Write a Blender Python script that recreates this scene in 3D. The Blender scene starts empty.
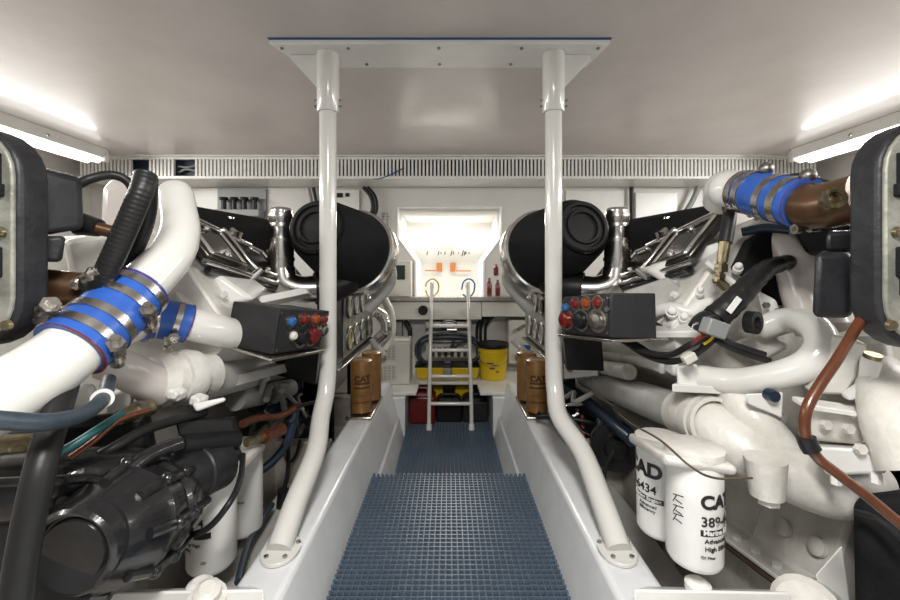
import bpy, bmesh, math, random
from mathutils import Vector as V, Matrix
random.seed(7)
PI = math.pi
SC = bpy.context.scene
COL = SC.collection

# ------------------------------------------------------------------ camera
CZ = 1.45          # eye height above the walkway floor
FPX = 400.0
cd = bpy.data.cameras.new('camera'); cam = bpy.data.objects.new('camera', cd); COL.objects.link(cam)
cd.sensor_width = 36; cd.lens = 16; cd.shift_y = -30/900; cd.shift_x = 1/900
cd.clip_start = 0.05
cam.location = (0, 0, CZ); cam.rotation_euler = (PI/2, 0, 0)
SC.camera = cam
# ------------------------------------------------------------------ world
w = bpy.data.worlds.new('world'); SC.world = w; w.use_nodes = True
bg = w.node_tree.nodes['Background']; bg.inputs[0].default_value = (1.0, .985, .96, 1); bg.inputs[1].default_value = .28
# ------------------------------------------------------------------ lights of the room, and an added aisle fill
def area(name, loc, rot, sx, sy, power, col=(1, .985, .95)):
    l = bpy.data.lights.new(name, 'AREA'); l.shape = 'RECTANGLE'; l.size = sx; l.size_y = sy; l.energy = power; l.color = col
    o = bpy.data.objects.new(name, l); o.location = loc; o.rotation_euler = rot; COL.objects.link(o); return o
for s in (-1, 1):
    area('ceiling_lamp_light', (s*3.25, 1.6, 2.40), (0, s*math.radians(32), 0), .10, 4.1, 84)
area('hatch_light', (0, 4.75, 2.05), (math.radians(-20), 0, 0), .7, .3, 15)
area('aisle_fill_light', (0, -.2, 2.53), (0, 0, 0), .35, .9, 90)  # added fill lamp out of view, brightens the near end
# ------------------------------------------------------------------ exposure
SC.view_settings.view_transform = 'Standard'; SC.view_settings.look = 'None'
SC.view_settings.exposure = 0.06; SC.view_settings.gamma = 1; SC.view_settings.use_curve_mapping = False

# ------------------------------------------------------------------ helpers
def P(px, py, d):
    return V(((px-449)*d/FPX, d, CZ-(py-270)*d/FPX))
def PM(s, px, py, d):
    p = P(px, py, d); return V((s*p.x, p.y, p.z))
def EN(s, X, y, z):           # a point of an engine, whose shaft drops towards the stern wall
    return V((s*X, y, z-.1675*(y-1.7)))

def mat(name, col, rough=.4, metal=0, crough=.03, bump=0, bscale=30, var=0, vscale=6, col2=None, coat=0, emit=0, spec=.5, alpha=1, trans=0, stretch=None):
    m = bpy.data.materials.new(name); m.use_nodes = True
    nt = m.node_tree; b = nt.nodes['Principled BSDF']
    b.inputs['Base Color'].default_value = (*col, 1); b.inputs['Roughness'].default_value = rough
    b.inputs['Metallic'].default_value = metal; b.inputs['Coat Weight'].default_value = coat; b.inputs['Coat Roughness'].default_value = crough
    b.inputs['Specular IOR Level'].default_value = spec
    b.inputs['Transmission Weight'].default_value = trans
    tc = nt.nodes.new('ShaderNodeTexCoord')
    src = tc.outputs['Object']
    if stretch:
        mp = nt.nodes.new('ShaderNodeMapping'); mp.inputs['Scale'].default_value = stretch
        nt.links.new(src, mp.inputs[0]); src = mp.outputs[0]
    if var or col2:
        n = nt.nodes.new('ShaderNodeTexNoise'); n.inputs['Scale'].default_value = vscale; n.inputs['Detail'].default_value = 8
        n.inputs['Roughness'].default_value = .65
        nt.links.new(src, n.inputs['Vector'])
        r = nt.nodes.new('ShaderNodeValToRGB'); nt.links.new(n.outputs['Fac'], r.inputs[0])
        c2 = col2 or tuple(c*(1-var) for c in col)
        r.color_ramp.elements[0].color = (*c2, 1); r.color_ramp.elements[1].color = (*col, 1)
        r.color_ramp.elements[0].position = .32; r.color_ramp.elements[1].position = .58
        nt.links.new(r.outputs[0], b.inputs['Base Color'])
    if bump:
        n2 = nt.nodes.new('ShaderNodeTexNoise'); n2.inputs['Scale'].default_value = bscale; n2.inputs['Detail'].default_value = 4
        nt.links.new(src, n2.inputs['Vector'])
        bp = nt.nodes.new('ShaderNodeBump'); bp.inputs['Strength'].default_value = bump; bp.inputs['Distance'].default_value = .01
        nt.links.new(n2.outputs['Fac'], bp.inputs['Height']); nt.links.new(bp.outputs[0], b.inputs['Normal'])
    if emit:
        b.inputs['Emission Color'].default_value = (*col, 1); b.inputs['Emission Strength'].default_value = emit
    return m
M = dict(
 white=mat('white_paint', (.72, .71, .68), .28, bump=.05, bscale=14, var=.08, vscale=5),
 gloss=mat('white_gloss', (.63, .62, .585), .16, bump=.03, bscale=9, coat=.3),
 pinkw=mat('white_warm', (.60, .55, .515), .25, bump=.04, bscale=14),
 cast=mat('white_cast', (.68, .66, .615), .36, bump=.35, bscale=34, col2=(.50, .475, .43), vscale=5),
 greyw=mat('grey_paint', (.42, .41, .39), .35, bump=.1, bscale=30, var=.25, vscale=6),
 dirty=mat('bilge_paint', (.36, .33, .295), .5, bump=.15, bscale=16, col2=(.20, .17, .14), vscale=3.5),
 ceil=mat('ceiling_gloss', (.55, .505, .485), .42, bump=.012, bscale=9, var=.10, vscale=2.2, coat=.30, crough=.13),
 wall=mat('wall_paint', (.60, .58, .55), .35, bump=.06, bscale=14, var=.06, vscale=3),
 string=mat('gelcoat', (.70, .71, .72), .22, bump=.06, bscale=12, var=.10, vscale=6),
 black=mat('black_plastic', (.010, .010, .011), .38, spec=.3, bump=.12, bscale=60),
 blackg=mat('black_gloss', (.012, .012, .014), .16, spec=.3, bump=.05, bscale=14, coat=.4),
 blackm=mat('black_matte', (.012, .012, .013), .85, bump=.3, bscale=120, spec=.15),
 charc=mat('charcoal_box', (.021, .021, .023), .5, spec=.35, bump=.15, bscale=90, var=.2, vscale=20),
 castb=mat('black_casting', (.014, .014, .015), .24, bump=.25, bscale=22, var=.35, vscale=9, coat=.35, spec=.4),
 dust=mat('black_dusty', (.020, .020, .023), .45, bump=.3, bscale=30, col2=(.008, .008, .009), vscale=8, spec=.35),
 rubber=mat('rubber_hose', (.013, .013, .013), .42, spec=.3, bump=.1, bscale=60),
 bluerub=mat('blue_grey_hose', (.028, .042, .056), .42, bump=.15, bscale=60, var=.3, vscale=20),
 navy=mat('navy_hose', (.007, .018, .038), .3, bump=.05),
 teal=mat('teal_hose', (.008, .085, .09), .35),
 orange=mat('rust_orange_hose', (.095, .027, .009), .3, var=.35, vscale=12, coat=.3),
 red=mat('red_hose', (.22, .02, .025), .4),
 redp=mat('red_plastic', (.13, .010, .009), .3),
 redg=mat('red_gloss', (.13, .010, .008), .25),
 amber=mat('amber_lamp', (.22, .045, .01), .25),
 orangep=mat("orange_print", (.62, .22, .05), .4),
 bluep=mat('blue_plastic', (.02, .10, .27), .35),
 silicone=mat('blue_silicone', (.025, .095, .40), .33, bump=.08, bscale=30, var=.25, vscale=10),
 chrome=mat('chrome', (.74, .72, .69), .2, 1, bump=.05, bscale=9),
 dchrome=mat('dark_chrome', (.40, .385, .36), .18, 1, bump=.2, bscale=10, var=.5, vscale=6),
 steel=mat('brushed_steel', (.52, .49, .45), .27, 1, bump=.1, bscale=50),
 dull=mat('dull_steel', (.30, .285, .255), .42, 1, bump=.3, bscale=60, var=.4, vscale=20),
 weather=mat('weathered_metal', (.30, .30, .255), .5, .25, bump=.3, bscale=40, col2=(.11, .11, .09), vscale=9),
 panel=mat('cover_panel', (.075, .07, .062), .22, .8, bump=.15, bscale=14, var=.4, vscale=6),
 bronze=mat('bronze_pipe', (.125, .068, .034), .30, .55, bump=.1, bscale=20, var=.35, vscale=8),
 copper=mat('copper_fitting', (.19, .07, .04), .35, .7, bump=.3, bscale=60, var=.4, vscale=30),
 brass=mat('tarnished_brass', (.30, .25, .15), .35, .9, bump=.3, bscale=60, var=.5, vscale=30),
 gold=mat('amber_filter', (.25, .12, .033), .32, .1, var=.35, vscale=10, coat=.3),
 goldd=mat('amber_filter_dark', (.05, .02, .006), .4),
 filt=mat('filter_white', (.72, .715, .69), .25, coat=.3, var=.05, vscale=8),
 ink=mat('black_ink', (.012, .012, .012), .45),
 yellow=mat('yellow_plastic', (.70, .47, .01), .32),
 matb=mat('mat_vinyl', (.075, .105, .145), .33, bump=.05, var=.15, vscale=3),
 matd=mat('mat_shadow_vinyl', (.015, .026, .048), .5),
 tube=mat('lamp_tube', (1, .99, .96), .4, emit=5),
 hatch=mat('hatch_white', (.86, .84, .79), .22, coat=.4),
 beige=mat('beige_plastic', (.60, .58, .52), .4),
 greyp=mat('grey_plastic', (.22, .225, .22), .45),
 dgreen=mat('dark_window', (.03, .04, .035), .15),
 clear=mat('grey_corrugated', (.5, .49, .46), .2, .1, coat=.5),
 brown=mat('brown_dark', (.07, .045, .03), .5, var=.4, vscale=12),
 seam=mat('blue_sealant', (.02, .08, .22), .4),
 gface=mat('gauge_face', (.55, .54, .50), .25, .3),
 gfacey=mat('gauge_face_yellow', (.55, .47, .22), .3, .2),
 cloth=mat('black_cloth', (.012, .012, .013), .9, bump=.5, bscale=40, spec=.1),
 zip=mat('white_zip_tie', (.75, .74, .72), .4),
)

class MB:
    def __init__(s): s.bm = bmesh.new()
    def poly(s, pts, faces):
        vs = [s.bm.verts.new(p) for p in pts]
        for f in faces:
            try: s.bm.faces.new([vs[i] for i in f])
            except ValueError: pass
        return s
    def hexa(s, p):      # 0-3 one side, 4-7 the opposite one
        return s.poly(p, [(0,1,2,3),(7,6,5,4),(0,4,5,1),(1,5,6,2),(2,6,7,3),(3,7,4,0)])
    def box(s, c, d, rot=None):
        c = V(c); h = V(d)/2
        pts = [V((sx*h.x, sy*h.y, sz*h.z)) for sz in (-1,1) for sx, sy in ((-1,-1),(1,-1),(1,1),(-1,1))]
        if rot: pts = [rot @ p for p in pts]
        return s.hexa([c+p for p in pts])
    def bb(s, x0, x1, y0, y1, z0, z1):
        return s.box(((x0+x1)/2, (y0+y1)/2, (z0+z1)/2), (abs(x1-x0), abs(y1-y0), abs(z1-z0)))
    def prism(s, pts, ext):
        n = len(pts); ext = V(ext); pts = [V(p) for p in pts]
        return s.poly(pts+[p+ext for p in pts], [tuple(range(n)), tuple(range(2*n-1, n-1, -1))]+[(i, (i+1) % n, (i+1) % n+n, i+n) for i in range(n)])
    def lathe(s, p0, axis, prof, seg=28, cap=True):
        p0 = V(p0); a = V(axis).normalized()
        u = a.cross(V((0, 0, 1)));
        if u.length < .05: u = a.cross(V((0, 1, 0)))
        u.normalize(); v = a.cross(u)
        rings = []
        for t, r in prof:
            rings.append([s.bm.verts.new(p0+a*t+(u*math.cos(2*PI*k/seg)+v*math.sin(2*PI*k/seg))*max(r, 1e-4)) for k in range(seg)])
        for A, B in zip(rings, rings[1:]):
            for k in range(seg):
                s.bm.faces.new((A[k], A[(k+1) % seg], B[(k+1) % seg], B[k]))
        if cap:
            s.bm.faces.new(rings[0][::-1]); s.bm.faces.new(rings[-1])
        return s
    def cyl(s, p0, p1, r, r1=None, seg=16, ch=0):
        p0 = V(p0); p1 = V(p1); L = (p1-p0).length; r1 = r if r1 is None else r1
        pr = [(0, r), (L, r1)] if not ch else [(0, r-ch), (ch, r), (L-ch, r1), (L, r1-ch)]
        return s.lathe(p0, p1-p0, pr, seg)
    def ring(s, c, axis, ri, ro, L, seg=28):
        return s.lathe(c, axis, [(0, ri), (0, ro), (L, ro), (L, ri), (0, ri)], seg, cap=False)
    def tube(s, path, r, seg=14, rf=None, cap=True):
        path = [V(p) for p in path]; n = len(path)
        T = [(path[min(i+1, n-1)]-path[max(i-1, 0)]).normalized() for i in range(n)]
        u = T[0].cross(V((0, 0, 1)))
        if u.length < .05: u = T[0].cross(V((0, 1, 0)))
        u.normalize(); rings = []
        for i in range(n):
            u = (u-T[i]*u.dot(T[i])).normalized(); v = T[i].cross(u)
            rr = rf(i/(n-1)) if rf else r
            rings.append([s.bm.verts.new(path[i]+(u*math.cos(2*PI*k/seg)+v*math.sin(2*PI*k/seg))*rr) for k in range(seg)])
        for A, B in zip(rings, rings[1:]):
            for k in range(seg): s.bm.faces.new((A[k], A[(k+1) % seg], B[(k+1) % seg], B[k]))
        if cap: s.bm.faces.new(rings[0][::-1]); s.bm.faces.new(rings[-1])
        return s
    def sph(s, c, r, seg=14, sq=(1, 1, 1)):
        m = Matrix.Translation(V(c)) @ Matrix.Diagonal((r*sq[0], r*sq[1], r*sq[2], 1))
        bmesh.ops.create_uvsphere(s.bm, u_segments=seg, v_segments=seg//2+2, radius=1, matrix=m); return s
    def split(s, name, m, parent=None, **k):      # every loose piece becomes a part of its own
        bm = s.bm; bm.verts.ensure_lookup_table(); bm.verts.index_update(); seen = set(); out = []
        for v0 in list(bm.verts):
            if v0.index in seen: continue
            st = [v0]; seen.add(v0.index); isl = []
            while st:
                v = st.pop(); isl.append(v)
                for e in v.link_edges:
                    w_ = e.other_vert(v)
                    if w_.index not in seen: seen.add(w_.index); st.append(w_)
            mp = {v.index: i for i, v in enumerate(isl)}; fs = set(f for v in isl for f in v.link_faces)
            q = MB(); q.poly([v.co.copy() for v in isl], [tuple(mp[v.index] for v in f.verts) for f in fs])
            out.append(q.build(name, m, parent, **k))
        bm.free(); return out[0]
    def build(s, name, m, parent=None, bevel=0, segs=2, ang=33, stuff=False, label=None, sub=0):
        bm = s.bm
        bmesh.ops.recalc_face_normals(bm, faces=bm.faces)
        for f in bm.faces: f.smooth = True
        lim = math.radians(ang)
        for e in bm.edges:
            e.smooth = not (len(e.link_faces) == 2 and e.calc_face_angle(0) > lim)
        lo = V((1e9,)*3); hi = -lo
        for v in bm.verts:
            for i in range(3): lo[i] = min(lo[i], v.co[i]); hi[i] = max(hi[i], v.co[i])
        c = V(((lo.x+hi.x)/2, (lo.y+hi.y)/2, lo.z))
        bmesh.ops.translate(bm, verts=bm.verts, vec=-c)
        me = bpy.data.meshes.new(name); bm.to_mesh(me); bm.free()
        me.materials.append(M[m] if isinstance(m, str) else m)
        o = bpy.data.objects.new(name, me); COL.objects.link(o)
        w0 = V((0, 0, 0)); q = parent
        while q is not None: w0 = w0+q.location; q = q.parent
        o.parent = parent; o.location = c-w0
        if bevel:
            b = o.modifiers.new('bevel', 'BEVEL'); b.width = bevel; b.segments = segs; b.limit_method = 'ANGLE'; b.angle_limit = math.radians(30)
        if stuff: o['kind'] = 'stuff'
        if label: o['label'] = label
        return o

def thing(name, label, cat, loc=(0, 0, 0), group=None):
    o = bpy.data.objects.new(name, None); COL.objects.link(o); o.location = loc; o.empty_display_size = .05
    return tag(o, label, cat, group)
def tag(o, label, cat, group=None, kind=None):
    o['label'] = label; o['category'] = cat
    if group: o['group'] = group
    if kind: o['kind'] = kind
    return o
def struct(o): o['kind'] = 'structure'; return o
def sm(pts, n=10):              # Catmull-Rom through the points
    pts = [V(p) for p in pts]
    if len(pts) < 3: return [pts[0].lerp(pts[1], k/n) for k in range(n+1)]
    q = [2*pts[0]-pts[1]]+pts+[2*pts[-1]-pts[-2]]; out = []
    for i in range(1, len(q)-2):
        a, b, c, d = q[i-1:i+3]
        for k in range(n):
            t = k/n
            out.append(.5*((2*b)+(c-a)*t+(2*a-5*b+4*c-d)*t*t+(3*b-a-3*c+d)*t**3))
    out.append(pts[-1]); return out
def sect(path, a, b, n=8):      # the part of a path between two fractions of its length
    L = [0]
    for p, q in zip(path, path[1:]): L.append(L[-1]+(q-p).length)
    def at(f):
        x = f*L[-1]
        for i in range(len(L)-1):
            if x <= L[i+1] or i == len(L)-2:
                return path[i].lerp(path[i+1], (x-L[i])/max(L[i+1]-L[i], 1e-9))
    return [at(a+(b-a)*k/n) for k in range(n+1)]
def text(body, size, m, parent, fn, name='lettering', bold=0, align='LEFT', depth=.0006, xs=1):
    cu = bpy.data.curves.new('t', 'FONT'); cu.body = body; cu.size = size; cu.extrude = depth; cu.offset = bold; cu.align_x = align; cu.space_character = 1.0
    ob = bpy.data.objects.new('t', cu); COL.objects.link(ob)
    bpy.context.view_layer.update()
    me = bpy.data.meshes.new_from_object(ob.evaluated_get(bpy.context.evaluated_depsgraph_get()))
    bpy.data.objects.remove(ob); bpy.data.curves.remove(cu)
    b = MB(); b.bm.from_mesh(me); bpy.data.meshes.remove(me)
    bmesh.ops.triangulate(b.bm, faces=b.bm.faces)
    for _ in range(3):
        bmesh.ops.subdivide_edges(b.bm, edges=[e for e in b.bm.edges if e.calc_length() > size*.16], cuts=1)
        bmesh.ops.triangulate(b.bm, faces=[f for f in b.bm.faces if len(f.verts) > 3])
    for v in b.bm.verts: v.co = fn(v.co.x*xs, v.co.y, v.co.z)
    return b.build(name, m, parent)
def hose(name, label, cat, m, r, pts, group=None, seg=12, n=8, extra=None, rib=0):
    path = sm(pts, n)
    b = MB()
    if rib and False:
        pass
    if rib:
        L = sum((q-p).length for p, q in zip(path, path[1:])); k = int(L/rib)
        path = sect(path, 0, 1, k*4)
        b.tube(path, r, seg, rf=lambda t: r*(1+.018*math.sin(2*PI*t*k)))
    else: b.tube(path, r, seg)
    if extra:
        root = thing(name, label, cat, path[0], group)
        b.build('tube', m, root)
        extra(root, path)
        return root
    return tag(b.build(name, m), label, cat, group)
def bolt(b, p, ax, r=.012, h=.01):
    b.lathe(p, ax, [(0, r), (h, r), (h, r*.75)], 6); return b

# ================================================================== THE ROOM
struct(MB().bb(-4.0, 4.0, -1.2, 4.9, 2.58, 2.64).build('ceiling', 'ceil'))
struct(MB().bb(-.42, .42, -1.2, 4.5, -.10, -.03).build('floor', 'dirty'))
struct(MB().bb(-4.0, -3.94, -1.2, 4.5, -.1, 2.58).build('wall_left', 'wall'))
struct(MB().bb(3.94, 4.0, -1.2, 4.5, -.1, 2.58).build('wall_right', 'wall'))
for s, nm in ((-1, 'left'), (1, 'right')):
    prof = [(.37, -.10), (.395, .0), (.432, .155), (.448, .165), (.515, .44), (.53, .45), (.665, .45), (.68, .44), (.70, -.10)]
    b = MB().prism([V((s*x, -1.0, z)) for x, z in prof], (0, 4.58, 0)).bb(s*.385, s*.70, 3.5, 4.4, -.10, .333)
    struct(b.build('wall_walkway_'+nm, 'string', bevel=.008))
    # bilge
    struct(MB().bb(s*.70, s*3.94, -1.2, 4.4, -.10, -.02).build('floor_bilge_'+nm, 'dirty'))
    b = MB().bb(s*.80, s*.96, -.6, 4.2, -.02, .2)
    struct(b.build('trim_1' if s < 0 else 'trim_2', 'greyw', bevel=.01))
    b = MB()
    for y in (2.35, 3.2):
        b.bb(s*.70, s*1.8, y, y+.06, -.02, .44)
    struct(b.build('trim_3' if s < 0 else 'trim_4', 'dirty', bevel=.01))
    # raised hull side between the walkway and the engine, with limber holes
    b = MB().bb(s*1.02, s*1.08, 1.9, 4.2, -.02, .55)
    struct(b.build('trim_5' if s < 0 else 'trim_6', 'dirty', bevel=.01))
# back wall with the light well opening
ow = [(-.56, 2.14), (.57, 2.14), (.57, 1.80), (.385, 1.55), (.385, 1.12), (-.375, 1.12), (-.375, 1.55), (-.56, 1.80)]
b = MB()
def wq(x0, x1, z0, z1): b.bb(x0, x1, 4.4, 4.46, z0, z1)
wq(-3.94, -.56, -.1, 2.58); wq(.57, 3.94, -.1, 2.58); wq(-.56, .57, 2.14, 2.58); wq(-.56, .57, -.1, 1.12)
for s, x0, x1 in ((-1, .375, .56), (1, .385, .57)):
    b.prism([V((s*x1, 4.4, 1.80)), V((s*x0, 4.4, 1.55)), V((s*x0, 4.4, 1.12)), V((s*x1, 4.4, 1.12))], (0, .06, 0))
struct(b.build('wall_back', 'wall'))
b = MB()   # inside of the well, open to the room
ins = [(x*.86, y) for x, y in ow]
dz = [(x, z) for x, z in ow]
n = len(dz)
pts = [V((x, 4.43, z)) for x, z in dz]+[V((x*.92, 5.0, z+(.0 if z < 2 else -.10))) for x, z in dz]
b.poly(pts, [(i, (i+1) % n, (i+1) % n+n, i+n) for i in range(n)]+[tuple(range(n, 2*n))])
o = b.build('wall_light_well', 'hatch'); struct(o)
sol = o.modifiers.new('s', 'SOLIDIFY'); sol.thickness = .02; sol.offset = 1
# rim around the well
b = MB()
for i in range(n):
    a = V((dz[i][0], 4.395, dz[i][1])); c = V((dz[(i+1) % n][0], 4.395, dz[(i+1) % n][1]))
    b.cyl(a, c, .012, seg=8)
    b.sph(a, .012, 8)
struct(b.build('trim_7', 'white'))
# cross beam and door edge seen inside the well
struct(MB().bb(-.46, .46, 4.86, 4.92, 1.74, 1.86).build('trim_8', 'hatch', bevel=.01))
st = thing('warning_sticker', 'orange printed marking on the lit white hatch at the far end', 'sticker', (0, 4.97, 1.4))
MB().bb(-.155, -.085, 4.972, 4.98, 1.43, 1.54).bb(.015, .08, 4.972, 4.98, 1.43, 1.54).split('orange_block', 'orangep', st)
MB().bb(-.30, -.16, 4.972, 4.98, 1.435, 1.45).bb(.085, .27, 4.972, 4.98, 1.432, 1.446).split('orange_line', 'orangep', st)
MB().bb(-.17, .10, 4.972, 4.98, 1.76, 1.775).build('orange_bar', 'orangep', st)
b = MB()
for x, h in ((-.27, .05), (-.13, .05), (-.10, .02), (-.05, .04), (.03, .07), (.055, .04), (.12, .015), (.17, .08), (.195, .06), (.21, .03), (.25, .02)):
    b.box((x, 4.976, 1.66), (.012, .006, h), Matrix.Rotation(.25, 3, 'Y'))
b.build('stroke_marks', 'brown', st)

# ---- air duct with slatted grille
dk = thing('air_duct', 'long white air duct with slatted grille under the ceiling', 'air duct', (0, 4.0, 2.36))
b = MB()
b.bb(-3.7, 3.7, 4.02, 4.4, 2.36, 2.385)           # underside
b.bb(-3.7, 3.7, 3.985, 4.02, 2.36, 2.388); b.bb(-3.7, 3.7, 3.985, 4.02, 2.555, 2.58)
b.build('duct_frame', 'white', dk, bevel=.004)
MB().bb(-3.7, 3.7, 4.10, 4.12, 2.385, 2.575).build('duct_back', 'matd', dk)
for xa, xb in ((-3.69, -3.18), (-3.0, -2.74), (-2.54, 3.68)):
    b = MB(); x = xa
    while x < xb:
        b.bb(x, x+.0205, 4.0, 4.03, 2.386, 2.557); x += .0373
    b.build('grille_slats', 'white', dk)
MB().tube(sm([(-2.74, 4.06, 2.44), (-2.66, 4.05, 2.47), (-2.54, 4.06, 2.45)], 4), .012, 8).tube(sm([(-2.74, 4.05, 2.50), (-2.64, 4.05, 2.49), (-2.54, 4.06, 2.52)], 4), .01, 8).build('inner_cable', 'greyp', dk)
# seam plate above grille on ceiling
b = MB(); b.bb(-3.7, 3.7, 3.93, 3.985, 2.572, 2.58)
struct(b.build('trim_9', 'white'))

# ---- ceiling light fixtures
for s, lab in ((-1, 'white tube light fixture on the left of the ceiling, above the hose sleeve'), (1, 'white tube light fixture on the right of the ceiling, above the blue coupling')):
    f = thing('tube_light', lab, 'ceiling light', (s*3.33, 2.3, 2.58), 'tube lights along the ceiling')
    b = MB()
    prof = [(3.20, 2.58), (3.24, 2.50), (3.42, 2.50), (3.46, 2.58)]
    b.prism([V((s*x, .9, z)) for x, z in prof], (0, 2.85, 0)); b.build('housing', 'white', f, bevel=.004)
    MB().bb(s*3.22, s*3.44, 3.75, 3.80, 2.47, 2.58).bb(s*3.22, s*3.44, .85, .9, 2.47, 2.58).split('end_cap', 'white', f, bevel=.01)
    b = MB()
    for x in (3.28, 3.38): b.cyl((s*x, .92, 2.475), (s*x, 3.74, 2.475), .024, seg=12)
    b.split('tube', 'tube', f)
    b = MB()
    for y in (1.6, 2.4, 3.2): bolt(b, (s*3.215, y, 2.53), (-s, 0, 0), .012, .012)
    b.split('screw', 'steel', f)

f = thing('added_aisle_fixture', 'added white housing for the unseen fill light over the near walkway', 'ceiling light', (0, -.2, 2.54))  # made-up fixture, out of view, to go with the aisle fill
MB().bb(-.2, .2, -.68, .28, 2.56, 2.58).build('housing', 'white', f)
# ================================================================== FLOOR MATS
def grid_mat(name, label, x0, x1, y0, y1, z, pitch_y, pitch_x, teeth):
    r = thing(name, label, 'floor mat', ((x0+x1)/2, y0, z-.03))
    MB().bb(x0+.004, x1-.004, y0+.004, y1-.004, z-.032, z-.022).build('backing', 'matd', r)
    b = MB(); y = y0
    while y < y1-.001:
        h = pitch_y*.42
        b.hexa([V(p) for p in ((x0, y, z-.012), (x1, y, z-.012), (x1, y+h, z-.012), (x0, y+h, z-.012), (x0, y+h*.2, z), (x1, y+h*.2, z), (x1, y+h*.8, z), (x0, y+h*.8, z))])
        y += pitch_y
    b.build('cross_ribs', 'matb', r)
    b = MB(); x = x0+.004
    while x < x1-.008:
        b.hexa([V(p) for p in ((x, y0, z-.022), (x+.010, y0, z-.022), (x+.010, y1, z-.022), (x, y1, z-.022), (x+.003, y0, z+.002), (x+.007, y0, z+.002), (x+.007, y1, z+.002), (x+.003, y1, z+.002))])
        x += pitch_x
    if teeth:
        x = x0+.004
        while x < x1-.01:
            b.bb(x, x+.014, y1-.004, y1+.014, z-.02, z+.004); x += pitch_x
    b.build('long_ribs', 'matb', r)
    return r
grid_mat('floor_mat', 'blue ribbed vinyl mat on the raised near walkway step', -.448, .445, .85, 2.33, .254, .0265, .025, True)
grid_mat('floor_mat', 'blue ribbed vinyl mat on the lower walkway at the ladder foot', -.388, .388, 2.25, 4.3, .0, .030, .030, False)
struct(MB().bb(-.445, .445, -1.0, 2.31, -.03, .222).build('floor_step', 'string', bevel=.004))

# ================================================================== GRAB POSTS AND CEILING PLATE
pl = thing('ceiling_plate', 'wide white bolted plate on ceiling joining both posts', 'plate', (0, 2.05, 2.58))
pt = [(-.875, 1.95), (.785, 1.95), (.745, 2.18), (-.79, 2.18)]
MB().prism([V((x, y, 2.552)) for x, y in pt], (0, 0, .022)).build('plate', 'white', pl, bevel=.003)
MB().prism([V((x*1.008, y-(.006 if y < 2 else -.006), 2.574)) for x, y in pt], (0, 0, .006)).build('sealant', 'seam', pl, label='blue sealant line')
b = MB()
for x in (-.83, -.5, -.05, .36, .74):
    bolt(b, (x, 1.985, 2.552), (0, 0, -1), .009, .006)
for x in (-.76, -.44, -.05, .33, .70):
    bolt(b, (x, 2.14, 2.552), (0, 0, -1), .009, .006)
b.split('screw', 'dull', pl)
for s, lab in ((-1, 'left white tubular post curving forward to the walkway edge'), (1, 'right white tubular post curving forward to the walkway edge')):
    X = (328-449)*2.05/400 if s < 0 else (553.5-449)*2.05/400
    p = thing('support_post', lab, 'post', (X, 2.05, .45), 'white support posts')
    path = [V((X, 2.05, 2.55)), V((X, 2.05, 1.9)), V((X, 2.05, 1.3)), V((X, 2.05, .98)), V((X, 2.02, .84)), V((X-.002*s, 1.93, .74)), V((s*.587, 1.76, .65)), V((s*.592, 1.55, .555)), V((s*.596, 1.40, .47))]
    MB().tube(sm(path, 8), .043, 24).build('tube', 'gloss', p)
    b = MB().lathe((X, 2.05, 2.552), (0, 0, -1), [(0, .056), (.29, .056), (.297, .052), (.297, .044)], 24)
    b.build('sleeve', 'gloss', p)
    b = MB().prism([V((X+s*.05, 2.044, 2.55)), V((X+s*.19, 2.044, 2.55)), V((X+s*.19, 2.044, 2.53)), V((X+s*.05, 2.044, 2.38))], (0, .014, 0))
    b.build('gusset', 'white', p)
    b = MB()
    for z in (2.32, 2.29): b.cyl((X-.07, 2.05, z), (X+.07, 2.05, z), .006, seg=8)
    b.split('set_screw', 'steel', p)
    ang = [k*2*PI/20 for k in range(20)]
    b = MB().prism([V((s*.594+math.cos(a)*.066, 1.415+math.sin(a)*.08, .452)) for a in ang], (0, 0, .014))
    b.build('foot_plate', 'gloss', p, bevel=.003)
    b = MB()
    for dx, dy in ((-.032, -.045), (.032, -.045), (-.05, .03), (.05, .03)): bolt(b, (s*.594+dx, 1.415+dy, .466), (0, 0, 1), .009, .006)
    b.split('bolt', 'steel', p)

# ================================================================== FAR END: SHELF AND WHAT STANDS ON IT
b = MB()
b.prism([V((x, y, .335)) for x, y in ((-1.2, 3.55), (-.29, 3.55), (-.285, 3.88), (.27, 3.88), (.275, 3.55), (1.2, 3.55), (1.2, 4.4), (-1.2, 4.4))], (0, 0, .03))
tag(b.build('shelf', 'white', bevel=.006), 'white notched shelf across the far end behind the ladder', 'shelf')
SZ = .366
# beam below hatch
bm_ = thing('cross_beam', 'white box beam with steel top strip beneath the lit hatch', 'beam', (0, 4.2, .93))
MB().bb(-.86, .34, 4.18, 4.38, .93, 1.12).bb(.345, 1.0, 4.18, 4.38, .96, 1.12).build('beam_body', 'beige', bm_, bevel=.008)
MB().bb(-.86, 1.0, 4.15, 4.38, 1.125, 1.17).build('steel_strip', 'steel', bm_, bevel=.006)
MB().lathe((-.27, 4.18, 1.03), (0, -1, 0), [(0, .05), (.03, .05), (.03, .035), (.015, .03)], 18).build('black_grommet', 'black', bm_)
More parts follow.
